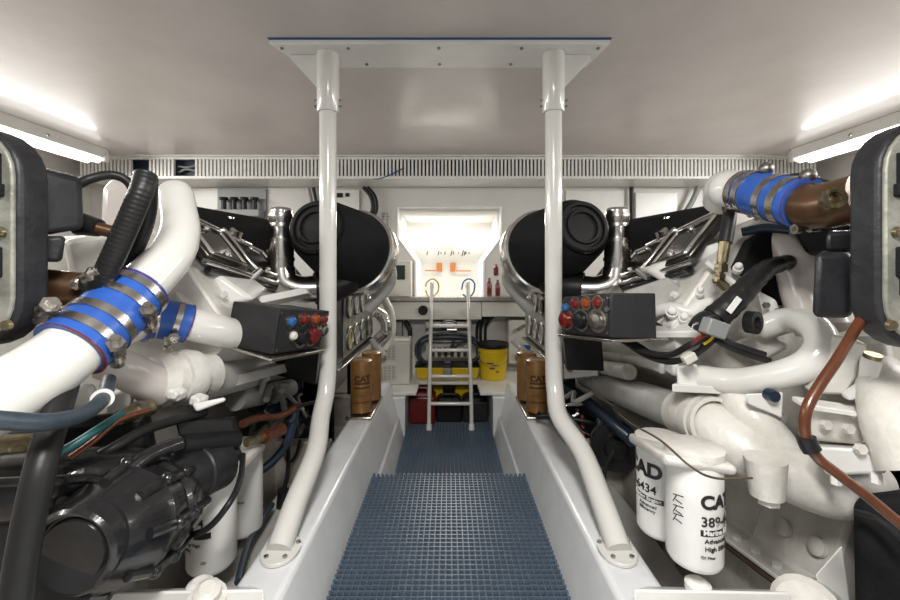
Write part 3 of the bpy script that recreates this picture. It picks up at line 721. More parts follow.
# ---- near heat exchanger caps (both sides)
def rrect(x0, x1, z0, z1, r, y, n_=6, s=1):
    out = []
    for cx, cz, a0 in ((x1-r, z1-r, 0), (x0+r, z1-r, PI/2), (x0+r, z0+r, PI), (x1-r, z0+r, 1.5*PI)):
        for k in range(n_+1):
            a = a0+PI/2*k/n_
            out.append(V((s*(cx+r*math.cos(a)), y, cz+r*math.sin(a))))
    return out
for s in (-1, 1):
    L = TXT[s]
    hx = thing('heat_exchanger', 'black heat exchanger with weathered end plate at the far '+L+' edge', 'heat exchanger', (s*1.2, 1.0, 1.2))
    d0 = .93
    zt = CZ+(270-118)*d0/400; zb = CZ+(270-352)*d0/400
    if s < 0: zt -= .012; zb += .006
    MB().prism(rrect(1.0, 1.75, zb, zt, .12, d0, s=s), (0, .075, 0)).build('end_casing', 'dust', hx, bevel=.012, segs=3)
    MB().prism(rrect(1.008, 1.74, zb+.012, zt-.012, .11, d0-.008, s=s), (0, .012, 0)).build('end_plate', 'weather', hx, bevel=.004)
    b = MB()
    for px, py, dx, dz_ in ((896, 172, .03, .09), (893, 190, .03, .03), (893, 262, .02, .07), (899, 285, .03, .05)):
        p = PM(s, px, py, d0-.012); b.box(p+V((s*.02, 0, 0)), (dx, .02, dz_))
    b.split('slot', 'blackm', hx, bevel=.004)
    b = MB()
    for px, py in ((897, 232), (890, 325)): b.lathe(PM(s, px, py, d0-.012), (0, -1, 0), [(0, .013), (.008, .011)], 12)
    b.split('end_bolt', 'brass', hx)
    if s > 0:
        MB().hexa([P(815, 252, 1.07), P(853, 252, 1.05), P(853, 318, 1.05), P(812, 318, 1.07), P(818, 250, 1.25), P(853, 250, 1.25), P(853, 316, 1.25), P(816, 316, 1.25)]).build('tank_box', 'dust', hx, bevel=.018, segs=3)
        MB().hexa([P(786, 224, 1.42), P(852, 222, 1.25), P(852, 258, 1.25), P(808, 256, 1.42), P(790, 222, 1.7), P(856, 220, 1.5), P(856, 258, 1.5), P(812, 256, 1.7)]).build('rear_shroud', 'black', hx, bevel=.02)
        MB().hexa([P(826, 232, 1.09), P(856, 230, 1.08), P(856, 252, 1.08), P(826, 252, 1.09), P(828, 230, 1.28), P(856, 230, 1.28), P(856, 252, 1.28), P(828, 252, 1.28)]).build('tank_neck', 'dust', hx, bevel=.012)
    else:
        # tapered tank behind the end cap
        MB().hexa([P(40, 168, 1.02), P(82, 178, 1.1), P(84, 229, 1.1), P(42, 236, 1.02), P(40, 166, 1.22), P(78, 176, 1.3), P(80, 227, 1.3), P(42, 234, 1.22)]).build('tank_box', 'dust', hx, bevel=.015, segs=3)
        MB().hexa([P(40, 236, 1.02), P(66, 236, 1.05), P(62, 262, 1.05), P(42, 262, 1.02), P(40, 236, 1.2), P(66, 236, 1.2), P(62, 262, 1.2), P(42, 262, 1.2)]).build('tank_neck', 'dust', hx, bevel=.01)

# ================================================================== BIG PIPES WITH BLUE COUPLINGS
def tbolt(b, c, out, along, r, L=.075, k=1):
    out = V(out).normalized(); along = V(along).normalized(); t = out.cross(along).normalized()
    L *= k; p = c+out*(r+.02*k); f = p.y < 0
    if t.y > 0: t = -t
    b.cyl(p-t*L*.5, p+t*L*.35, .0095*k, seg=10)
    for q in range(5): b.cyl(p+t*L*(.08+q*.07), p+t*L*(.12+q*.07), .0155*k, seg=12)
    b.lathe(p+t*L*.42, t, [(0, .019*k), (.012*k, .019*k), (.012*k, .01*k), (.03*k, .01*k)], 6)
    b.cyl(p-t*L*.5, p-t*L*.25, .016*k, seg=10)
    b.box(p-out*.012*k, (.03*k, .03*k, .03*k))
def coupling(root, path, a, b_, r, fr, outdir, k=1):
    sc_ = sect(path, a, b_, 16)
    c = MB(); c.tube(sc_, r, 30, rf=lambda t: r*(1+.03*math.exp(-((t)/.06)**2)+.03*math.exp(-((1-t)/.06)**2)))
    cp = c.build('coupling', 'silicone', root, label='blue silicone hose coupling')
    ends = sect(path, a, b_, 40)
    e1 = MB()
    for (i, j) in ((0, 1), (39, 40)):
        e1.ring(ends[i], ends[j]-ends[i], r*.93, r*1.035, .003, 30)
    e1.split('liner_edge', 'redg', cp)
    for f, od in zip(fr, outdir):
        wv = .05
        sg = sect(sc_, max(0, f-wv), min(1, f+wv), 4)
        cl = MB().tube(sg, r*1.055, 30, cap=True)
        cb_ = cl.build('clamp', 'steel', cp)
        mid = sg[2]; tb = MB(); tbolt(tb, mid, od, sg[-1]-sg[0], r, k=k)
        # sub-part: joined beside the clamp
        tb.build('clamp_bolt', 'steel', cp)
# left pipe
root = thing('charge_air_pipe', 'thick glossy white pipe with blue clamped coupling at far left', 'pipe', P(60, 370, 1.0))
path = sm([P(-60, 424, .80), P(5, 394, .88), P(50, 366, .95), P(90, 334, 1.04), P(122, 305, 1.13), P(150, 278, 1.22), P(172, 254, 1.30), P(180, 232, 1.36), P(178, 210, 1.40), P(176, 195, 1.42)], 10)
def rr(t): return .080-.025*t
MB().tube(path, .077, 32, rf=rr).build('pipe', 'gloss', root)
MB().lathe(path[-1], path[-1]-path[-3], [(0, .055), (.02, .052), (.032, .044), (.038, .022), (.039, 0)], 32).build('pipe_end', 'gloss', root)
up_ = V((-.35, -.5, .75))
coupling(root, path, .265, .53, .084, (.16, .38, .68, .90), ((-.6, -.45, .75), (.75, -.35, -.7), (-.5, -.5, .8), (.75, -.35, -.7)), 1.12)
# left second short pipe and coupling
root = thing('charge_air_pipe', 'short white pipe with small blue coupling behind the left control box', 'pipe', P(190, 325, 1.5))
path = sm([P(118, 330, 1.36), P(150, 319, 1.45), P(185, 323, 1.52), P(225, 332, 1.62), P(262, 340, 1.8)], 8)
MB().tube(path, .062, 26).build('pipe', 'gloss', root)
coupling(root, path, .10, .40, .072, (.35, .75), ((.1, -.6, .8), (.2, -.6, -.8)))
# right one
root = thing('charge_air_pipe', 'white pipe end joined by blue coupling to bronze pipe at upper right', 'pipe', P(770, 200, 1.3))
path = sm([P(722, 200, 1.62), P(725, 188, 1.55), P(742, 191, 1.47), P(765, 195, 1.36), P(795, 202, 1.24), P(822, 206, 1.16)], 8)
MB().tube(path[:26], .068, 28).build('pipe', 'gloss', root)
MB().sph(P(728, 189, 1.52), .068, 22).build('pipe_end', 'gloss', root)
coupling(root, path, .36, .90, .074, (.08, .22, .62, .84), ((.1, .8, -.4), (.1, -.5, -.9), (.1, .8, -.3), (.1, -.4, -.9)))
bp = MB().tube(sm([P(798, 203, 1.23), P(818, 206, 1.17), P(838, 203, 1.12), P(862, 197, 1.07)], 6), .066, 26).build('bronze_pipe', 'bronze', root, label='bronze pipe')
c = P(822, 202, 1.105)
MB().ring(c+V((-.004, -.026, 0)), (-.25, -1, .15), .016, .028, .025, 18).split('port_boss', 'brass', bp)
# round knobs on top clamps
for k, (px, py, d) in enumerate(((766, 169, 1.35), (808, 176, 1.2))):
    b = MB().sph(P(px, py, d), .022, 12); b.cyl(P(px, py, d), P(px+16, py+12, d), .007, seg=8)
    b.build('clamp_knob', 'dull', root)

# bronze pipe left
root = thing('bronze_pipe', 'bronze pipe stub beneath the left black tank box', 'pipe', P(65, 288, 1.1))
MB().cyl(P(30, 286, 1.10), P(92, 290, 1.16), .050, seg=26).build('pipe', 'bronze', root)
MB().cyl(P(26, 286, 1.09), P(42, 287, 1.11), .056, seg=26).build('collar', 'bronze', root)
root = thing('hose_fitting', 'black rubber boot on bronze stub right of the left tank box', 'fitting', P(95, 230, 1.2))
MB().cyl(P(80, 224, 1.18), P(99, 228, 1.18), .034, .026, 18).build('boot', 'rubber', root)
MB().cyl(P(97, 228, 1.18), P(116, 233, 1.20), .019, seg=16).build('stub', 'bronze', root)

# ---- left white castings behind the sleeve
e = ENG[-1]
MB().hexa([P(103, 186, 1.5), P(132, 180, 1.5), P(136, 240, 1.5), P(100, 250, 1.5), P(108, 180, 1.8), P(140, 176, 1.8), P(142, 236, 1.8), P(108, 246, 1.8)]).build('riser_duct', 'pinkw', e, bevel=.02)
MB().hexa([P(62, 240, 1.4), P(112, 232, 1.45), P(150, 300, 1.5), P(80, 330, 1.45), P(70, 240, 1.8), P(130, 232, 1.85), P(165, 300, 1.9), P(100, 330, 1.85)]).build('front_casting', 'cast', e, bevel=.02)
MB().hexa([P(140, 240, 1.75), P(200, 262, 1.75), P(255, 300, 1.8), P(160, 320, 1.65), P(150, 230, 2.0), P(215, 250, 2.1), P(270, 290, 2.1), P(175, 310, 2.0)]).build('head_cover', 'white', e, bevel=.02)
MB().hexa([P(255, 297, 1.95), P(305, 287, 2.1), P(309, 293, 2.1), P(262, 303, 1.95), P(262, 302, 2.05), P(309, 290, 2.2), P(312, 296, 2.2), P(268, 308, 2.05)]).build('sloped_bracket', 'white', e, bevel=.004)
b = MB().tube(sm([P(103, 362, 1.28), P(122, 368, 1.30), P(145, 380, 1.36), P(160, 388, 1.42)], 6), .07, 24, rf=lambda t: .052+.014*t)
b.build('elbow_casting', 'pinkw', e)
o = MB().lathe(P(150, 382, 1.40), P(208, 374, 1.62)-P(150, 382, 1.40), [(0, .085), (.05, .095), (.05, .085), (.09, .085), (.09, .1), (.13, .105), (.16, .1), (.16, .082), (.24, .082), (.25, .07)], 28).build('pump_housing', 'cast', e)
b = MB()
for px, py, d in ((177, 394, 1.40), (199, 400, 1.44)):
    b.box(P(px, py, d), (.045, .05, .035), Matrix.Rotation(.3, 3, 'Y')); bolt(b, P(px, py, d-.02), (0, -1, 0), .014, .02)
b.hexa([P(192, 404, 1.38), P(225, 397, 1.42), P(226, 401, 1.42), P(196, 412, 1.38), P(192, 404, 1.44), P(225, 397, 1.5), P(226, 401, 1.5), P(196, 412, 1.44)])
b.split('lug', 'white', e, bevel=.008)
MB().hexa([P(72, 385, 1.22), P(94, 382, 1.24), P(98, 408, 1.24), P(68, 412, 1.22), P(74, 385, 1.32), P(96, 382, 1.34), P(99, 408, 1.34), P(70, 412, 1.32)]).build('rib_bracket', 'cast', e, bevel=.02)
MB().hexa([P(108, 392, 1.3), P(132, 384, 1.3), P(128, 430, 1.3), P(105, 430, 1.3), P(112, 392, 1.45), P(136, 384, 1.45), P(130, 430, 1.45), P(108, 430, 1.45)]).build('foot_casting', 'cast', e, bevel=.02)
b = MB()
for px, py, d, r_ in ((200, 312, 1.66, .03), (212, 308, 1.68, .022), (190, 316, 1.6, .02)): b.lathe(P(px, py, d), (0, -.3, 1), [(0, r_), (.03, r_*.9), (.04, r_*.5)], 12)
b.split('brass_boss', 'brass', e)
b = MB().cyl(P(235, 398, 1.9), P(262, 393, 2.1), .06, seg=20).cyl(P(268, 392, 2.1), P(290, 388, 2.3), .05, seg=18)
b.split('grey_pipe', 'greyp', e)

# ---- black sleeves and hoses, left
hose('cable_sleeve', 'thick black ribbed sleeve rising past the blue coupling at left', 'hose', 'rubber', .028, [P(146, 175, 1.10), P(141, 192, 1.08), P(126, 228, 1.07), P(108, 268, 1.07), P(92, 300, 1.10), P(84, 320, 1.16)], rib=.012, seg=22, n=10)
hose('cable_sleeve', 'thinner black cable behind the ribbed sleeve at left', 'hose', 'rubber', .021, [P(150, 178, 1.17), P(148, 215, 1.2), P(138, 245, 1.22), P(122, 275, 1.24)], rib=.014)
hose('hose', 'black hose arching right from the left tank box', 'hose', 'rubber', .013, [P(72, 188, 1.12), P(90, 179, 1.14), P(112, 175, 1.18), P(128, 182, 1.2), P(138, 200, 1.2)])
hose('drain_hose', 'black shiny ribbed hose running down the lower left edge', 'hose', 'rubber', .027, [P(66, 385, .98), P(56, 415, .90), P(40, 470, .82), P(22, 560, .79), P(12, 640, .77)], seg=18)
def ties(root, path):
    s_ = sect(path, .72, .735, 2); MB().tube(s_, .024, 20).build('zip_tie', 'zip', root, label='white cable tie')
hose('coolant_hose', 'blue grey hose with white cable tie crossing far left', 'hose', 'bluerub', .017, [P(-40, 417, .70), P(10, 421, .745), P(50, 422, .80), P(85, 413, .90), P(103, 398, 1.0), P(109, 380, 1.10)], extra=ties, seg=18)
hose('fuel_hose', 'thin teal hose below the blue grey hose at left', 'hose', 'teal', .011, [P(40, 462, .95), P(70, 447, 1.0), P(100, 428, 1.06), P(122, 414, 1.15)])
hose('fuel_hose', 'thin red brown hose beside the teal hose at left', 'hose', 'copper', .008, [P(70, 458, 1.02), P(95, 440, 1.06), P(120, 420, 1.12), P(150, 410, 1.2)])
hose('cable', 'bent black cable over the dark cover at left', 'cable', 'rubber', .016, [P(70, 470, 1.1), P(110, 450, 1.14), P(150, 428, 1.25), P(205, 412, 1.45)])
hose('cable', 'black cable sagging from the starter past the left oil filters', 'cable', 'rubber', .010, [P(175, 538, 1.28), P(205, 530, 1.25), P(228, 505, 1.25), P(240, 480, 1.35), P(243, 455, 1.5)])
hose('hose', 'navy hose curving down behind the left filters', 'hose', 'navy', .020, [P(296, 408, 2.0), P(288, 440, 1.95), P(272, 462, 1.9), P(250, 478, 1.85)])
hose('hose', 'blue grey drain hose lying in the left bilge', 'hose', 'bluerub', .014, [P(272, 505, 2.0), P(262, 520, 1.85), P(248, 545, 1.7), P(238, 582, 1.5)])
def plug(root, path):
    d_ = (path[-1]-path[-2]).normalized(); MB().cyl(path[-1], path[-1]+d_*.09, .03, .022, 14).build('plug', 'black', root)
hose('cable', 'black cable with plug hanging beside the left post', 'cable', 'rubber', .011, [P(288, 440, 2.1), P(288, 470, 2.1), P(284, 490, 2.1)], extra=plug)
hose('cable', 'thin black cable looping down by the left post', 'cable', 'rubber', .008, [P(300, 440, 2.3), P(296, 455, 2.3), P(290, 462, 2.3), P(284, 455, 2.3)])
hose('fuel_pipe', 'upper copper coloured pipe with fitting right of black starter', 'pipe', 'copper', .016, [P(242, 424, 1.7), P(258, 418, 1.8), P(280, 416, 1.9), P(300, 405, 2.0)], n=4)
b = thing('copper_fitting', 'lower copper hose fitting left of the navy hose', 'fitting', P(262, 436, 1.7))
MB().cyl(P(246, 443, 1.62), P(264, 437, 1.70), .018, seg=12).build('stub', 'brass', b)
MB().cyl(P(262, 438, 1.69), P(283, 429, 1.80), .024, .026, 8).build('nut', 'copper', b)
MB().ring(P(264, 437, 1.70), P(283, 429, 1.80)-P(262, 438, 1.69), .02, .031, .02, 8).build('collar', 'copper', b)

# ---- black starter / turbo housing lower left
root = thing('turbo_housing', 'big glossy black cast housing with round end cap, lower left', 'housing', P(80, 545, 1.0)-V((0, 0, .12)))
a0 = P(92, 540, .99); a1 = P(163, 503, 1.30); ax = (a1-a0).normalized(); LL = (a1-a0).length
MB().lathe(P(80, 547, .97), (.03, -1, .02), [(-.10, .12), (-.03, .112), (.0, .108), (.02, .104), (.028, .096), (.024, .088), (.012, .084), (.012, .080), (.022, .074), (.024, 0)], 44).build('end_cap', 'castb', root)
MB().lathe(a0, ax, [(-.03, .10), (.02, .13), (.07, .142), (.08, .152), (.10, .152), (.11, .142), (.17, .144), (.18, .154), (.20, .154), (.21, .144), (LL*.8, .146), (LL*.95, .135), (LL+.03, .10), (LL+.04, .0)], 44).build('barrel', 'castb', root)
u = ax.cross(V((0, 0, 1))).normalized(); v = u.cross(ax).normalized()
for k, an in enumerate(range(0, 360, 45)):
    a = math.radians(an); dr = u*math.cos(a)+v*math.sin(a)
    rb = MB().tube(sm([a0+ax*.01+dr*.125, a0+ax*.09+dr*.152, a0+ax*.2+dr*.152, a0+ax*(LL*.95)+dr*.14], 5), .014, 10).build('rib', 'castb', root)
    b = MB()
    for t_ in (.09, .19): b.sph(a0+ax*t_+dr*.158, .018, 12)
    b.split('bolt_boss', 'castb', rb)
MB().tube(sm([P(-70, 492, 1.02), P(30, 486, 1.06), P(100, 478, 1.14), P(150, 480, 1.24)], 8), .085, 28).build('top_cover', 'castb', root)
MB().hexa([P(-60, 500, .98), P(75, 492, 1.05), P(95, 640, 1.05), P(-60, 660, .98), P(-60, 500, 1.2), P(90, 492, 1.25), P(110, 640, 1.25), P(-60, 660, 1.2)]).build('side_body', 'dust', root, bevel=.04, segs=4)
MB().tube(sm([P(-30, 484, .96), P(60, 480, 1.0), P(95, 480, 1.05), P(112, 494, 1.04)], 6), .012, 10).build('seam_ridge', 'castb', root)
MB().tube(sm([P(130, 470, 1.12), P(150, 455, 1.17), P(180, 443, 1.25)], 6), .022, 14).build('oil_pipe', 'castb', root)
st_ = thing('starter_motor', 'black cylindrical starter motor behind the black housing at left', 'motor', P(215, 470, 1.35))
s0 = P(180, 480, 1.30); s1 = P(228, 460, 1.50)
MB().lathe(s0, s1-s0, [(-.06, .07), (0, .085), (.05, .085), (.055, .09), (.07, .09), (.075, .085), (.16, .085), (.18, .06), (.22, .055)], 30).build('barrel', 'dust', st_)
MB().cyl(P(180, 446, 1.32), P(236, 440, 1.5), .035, seg=18).build('solenoid', 'black', st_)
MB().hexa([P(175, 420, 1.36), P(232, 418, 1.5), P(238, 436, 1.5), P(180, 442, 1.36), P(180, 418, 1.5), P(236, 416, 1.62), P(242, 434, 1.62), P(186, 440, 1.5)]).build('terminal_box', 'black', st_, bevel=.008)
# dark clutter parts of left engine between starter and post
e = ENG[-1]
MB().hexa([P(-40, 432, 1.15), P(140, 410, 1.30), P(150, 462, 1.30), P(-40, 490, 1.15), P(-40, 430, 1.5), P(150, 408, 1.6), P(160, 460, 1.6), P(-40, 490, 1.5)]).build('dark_filler', 'dust', e, bevel=.03)  # dark box filling in the area behind the hoses
MB().cyl(P(-30, 456, 1.06), P(30, 450, 1.14), .05, .045, 22).build('brass_pipe', 'brass', e)
MB().cyl(P(118, 418, 1.22), P(150, 407, 1.32), .022, .028, 16).build('olive_pipe', 'brass', e)
MB().cyl(P(136, 412, 1.27), P(142, 410, 1.29), .032, .032, 16).build('pipe_clamp', 'dull', e)
b = MB()
b.lathe(P(262, 392, 2.35), (0, -1, 0), [(0, .10), (.06, .10), (.07, .085), (.09, .085), (.10, .05)], 28)
b.build('alternator', 'black', e)
for (px, py, d, r_) in ((285, 385, 2.5, .12), (300, 425, 2.6, .11)):
    b = MB().lathe(P(px, py, d), (.25, -1, 0), [(0, r_*.9), (.08, r_), (.09, r_), (.10, r_*.8), (.115, r_*.8), (.115, r_), (.14, r_), (.14, r_*.5), (.17, r_*.4), (.17, .02)], 30)
    b.build('belt_pulley', 'castb', e)
b = MB()
b.tube(sm([P(240, 380, 2.2), P(255, 365, 2.25), P(280, 370, 2.4), P(300, 362, 2.5)], 5), .05, 16)
b.tube(sm([P(235, 402, 2.0), P(255, 398, 2.1), P(262, 410, 2.15), P(285, 405, 2.3)], 5), .03, 14)
b.split('black_manifold', 'black', e)
MB().hexa([P(300, 368, 2.7), P(322, 366, 2.5), P(322, 440, 2.5), P(300, 440, 2.7), P(290, 368, 3.2), P(318, 366, 3.0), P(318, 440, 3.0), P(290, 440, 3.2)]).build('back_plate', 'blackm', e)
random.seed(11)
cols = ['rubber', 'rubber', 'navy', 'greyp', 'dull', 'greyw']
for k in range(13):
    px = random.uniform(242, 308); py = random.uniform(366, 425); d = random.uniform(1.95, 2.35)
    pts = [P(px, py, d)]
    for j in range(3): pts.append(pts[-1]+V((random.uniform(-.08, .08), random.uniform(-.03, .1), random.uniform(-.12, .04))))
    desc = ['uppermost', 'upper', 'looped', 'short', 'drooping', 'bent', 'slim', 'knotted', 'curled', 'stubby', 'slack', 'trailing', 'lowest'][k]
    cn = {'rubber': 'black', 'navy': 'navy', 'greyp': 'grey', 'dull': 'steel sheathed', 'greyw': 'pale grey'}[cols[k % 6]]
    hose('engine_cable', desc+' '+cn+' line in the tangle left of the left post', 'cable', cols[k % 6], random.uniform(.008, .017), pts, group='lines tangled beside the left engine', n=5)

# ================================================================== HOSES ETC ON THE RIGHT
def clip(root, path):
    MB().tube(sect(path, .61, .66, 3), .019, 16).build('clip', 'black', root, label='black hose clip')
hose('drain_hose', 'rust orange hose bending down across the right white castings', 'hose', 'orange', .0115, [P(866, 312, 1.0), P(856, 328, .98), P(838, 358, .95), P(818, 388, .93), P(806, 412, .92), P(806, 438, .92), P(818, 458, .91), P(838, 474, .90), P(868, 497, .88), P(905, 528, .86)], extra=clip, seg=18)
root = thing('oil_line', 'black oil hose with brass elbow standing right of valve covers', 'hose', P(715, 285, 1.55))
MB().tube(sm([P(731, 205, 1.55), P(729, 220, 1.52), P(725, 243, 1.5)], 5), .024, 16).build('hose', 'rubber', root)
MB().cyl(P(725, 242, 1.5), P(722, 262, 1.5), .020, .018, 8).cyl(P(722, 260, 1.5), P(717, 282, 1.5), .015, seg=10).ring(P(721, 264, 1.5), (0, 0, -1), .01, .024, .03, 6).ring(P(719, 274, 1.5), (0, 0, -1), .01, .022, .02, 6).cyl(P(717, 280, 1.5), P(725, 287, 1.52), .018, seg=8).build('fitting', 'brass', root)
root = thing('wiring_harness', 'black wiring harness with grey connector on the right engine head', 'harness', P(720, 310, 1.5))
b = MB().tube(sm([P(788, 262, 1.52), P(768, 268, 1.46), P(752, 282, 1.42), P(735, 300, 1.40), P(715, 318, 1.40)], 8), .05, 18, rf=lambda t: .028+.016*t+.0015*math.sin(t*60))
b.build('sleeve', 'rubber', root)
b = MB().tube(sm([P(716, 317, 1.40), P(704, 322, 1.41), P(698, 330, 1.42)], 6), .036, 18); b.build('end_boot', 'blackg', root)
MB().box(P(714, 328, 1.36), (.07, .05, .055), Matrix.Rotation(.35, 3, 'Y')).build('connector', 'greyp', root, bevel=.005, label='grey connector block')
MB().box(P(734, 305, 1.345), (.02, .004, .06), Matrix.Rotation(.65, 3, 'Y')).build('tag', 'zip', root, label='small white tag')
for k, (pts, r_) in enumerate((([P(712, 336, 1.40), P(690, 345, 1.45), P(668, 355, 1.55), P(640, 350, 1.65), P(618, 338, 1.75)], .012),
        ([P(716, 338, 1.40), P(698, 352, 1.45), P(672, 362, 1.55), P(645, 355, 1.66), P(622, 340, 1.78)], .011),
        ([P(708, 338, 1.42), P(694, 356, 1.46), P(664, 360, 1.58), P(640, 346, 1.7), P(626, 338, 1.75)], .010),
        ([P(718, 336, 1.38), P(735, 345, 1.36), P(765, 355, 1.34)], .011), ([P(716, 340, 1.38), P(740, 352, 1.36), P(770, 361, 1.34)], .011))):
    MB().tube(sm(pts, 8), r_, 10).build('cable', 'rubber', root)
for k, (px, py, mm) in enumerate(((703, 334, 'amber'), (712, 338, 'yellow'), (700, 338, 'redg'))):
    MB().tube(sm([P(714, 330, 1.38), P(px, py, 1.38), P(px-8, py+6, 1.4)], 4), .005, 8).build('wire', mm, root)
MB().box(P(689, 358, 1.42), (.045, .03, .03), Matrix.Rotation(-.5, 3, 'Y')).build('small_connector', 'beige', root, bevel=.004)
b = MB().ring(P(748, 322, 1.42), (.5, -1, 0), .022, .040, .03, 20); b.build('hose_loop', 'rubber', root)
hose('hose', 'dark blue hose showing under the right blue coupling', 'hose', 'navy', .018, [P(742, 232, 1.6), P(765, 228, 1.55), P(790, 230, 1.5)])
hose('hose', 'black hose arching above the right bronze pipe', 'hose', 'rubber', .010, [P(772, 180, 1.38), P(800, 176, 1.3), P(825, 183, 1.2), P(850, 186, 1.12)])
hose('wire', 'thin dark red wire drooping across the right oil filters', 'wire', 'brown', .003, [P(618, 413, 1.55), P(632, 424, 1.35), P(660, 440, 1.10), P(690, 466, 1.0), P(715, 478, 1.0), P(752, 478, 1.05)])
hose('hose', 'dark red hose hanging in the bilge right of the right post', 'hose', 'red', .011, [P(582, 415, 2.5), P(584, 440, 2.45), P(588, 460, 2.4), P(586, 490, 2.3)])
hose('cable', 'black cable with plug hanging below the right pulley', 'cable', 'rubber', .011, [P(614, 450, 2.1), P(605, 470, 2.1), P(604, 500, 2.05)], extra=plug)
hose('cable', 'thin black cable looping beside the right post', 'cable', 'rubber', .008, [P(566, 435, 2.5), P(574, 445, 2.5), P(578, 455, 2.5), P(574, 462, 2.5), P(568, 458, 2.5)])
hose('coolant_hose', 'thick navy hose running along the right engine above pulley', 'hose', 'navy', .035, [P(562, 385, 2.7), P(580, 396, 2.6), P(600, 412, 2.35), P(618, 428, 2.15), P(632, 440, 2.0)], seg=16)
hose('coolant_hose', 'second navy hose below the thick one behind the right post', 'hose', 'navy', .024, [P(560, 398, 2.8), P(582, 407, 2.65), P(606, 424, 2.4), P(622, 436, 2.2)], seg=16)
e = ENG[1]
for (px, py, d, r_) in ((612, 438, 2.35, .135), (588, 418, 2.75, .10)):
    b = MB().lathe(P(px, py, d), (-.25, -1, 0), [(0, r_*.9), (.08, r_), (.09, r_), (.10, r_*.8), (.115, r_*.8), (.115, r_), (.14, r_), (.14, r_*.5), (.17, r_*.4), (.17, .02)], 30)
    b.build('belt_pulley', 'castb', e)
MB().hexa([P(566, 345, 2.6), P(592, 345, 2.4), P(592, 368, 2.4), P(566, 372, 2.6), P(570, 345, 3.0), P(600, 345, 2.8), P(600, 368, 2.8), P(570, 372, 3.0)]).build('relay_box', 'blackg', e, bevel=.006)
MB().hexa([P(564, 364, 2.55), P(598, 362, 2.3), P(598, 376, 2.3), P(564, 379, 2.55), P(570, 364, 3.0), P(606, 362, 2.8), P(606, 376, 2.8), P(570, 379, 3.0)]).build('relay_bracket', 'white', e, bevel=.005)
MB().cyl(P(570, 369, 2.52), P(570, 369, 2.48), .02, seg=12).split('brass_boss', 'brass', e)
b = MB().tube([EN(1, 1.1, 2.0, .62), EN(1, 1.1, 3.0, .62)], .09, 18); b.build('lower_pipe', 'greyw', e)
random.seed(5)
for k in range(9):
    px = random.uniform(568, 612); py = random.uniform(392, 432); d = random.uniform(2.3, 2.6)
    pts = [P(px, py, d)]
    for j in range(3): pts.append(pts[-1]+V((random.uniform(-.12, .08), random.uniform(-.03, .1), random.uniform(-.12, .04))))
    desc = ['uppermost', 'upper', 'looped', 'short', 'drooping', 'bent', 'slim', 'curled', 'lowest'][k]
    cn = {'rubber': 'black', 'navy': 'navy', 'chrome': 'chrome', 'dull': 'steel sheathed', 'greyw': 'pale grey'}
    mm = ['rubber', 'chrome', 'rubber', 'navy', 'chrome', 'greyw'][k % 6]
    hose('engine_cable', desc+' '+cn[mm]+' line in the tangle right of the right post', 'cable', mm, random.uniform(.008, .016), pts, group='lines tangled beside the right engine', n=5)

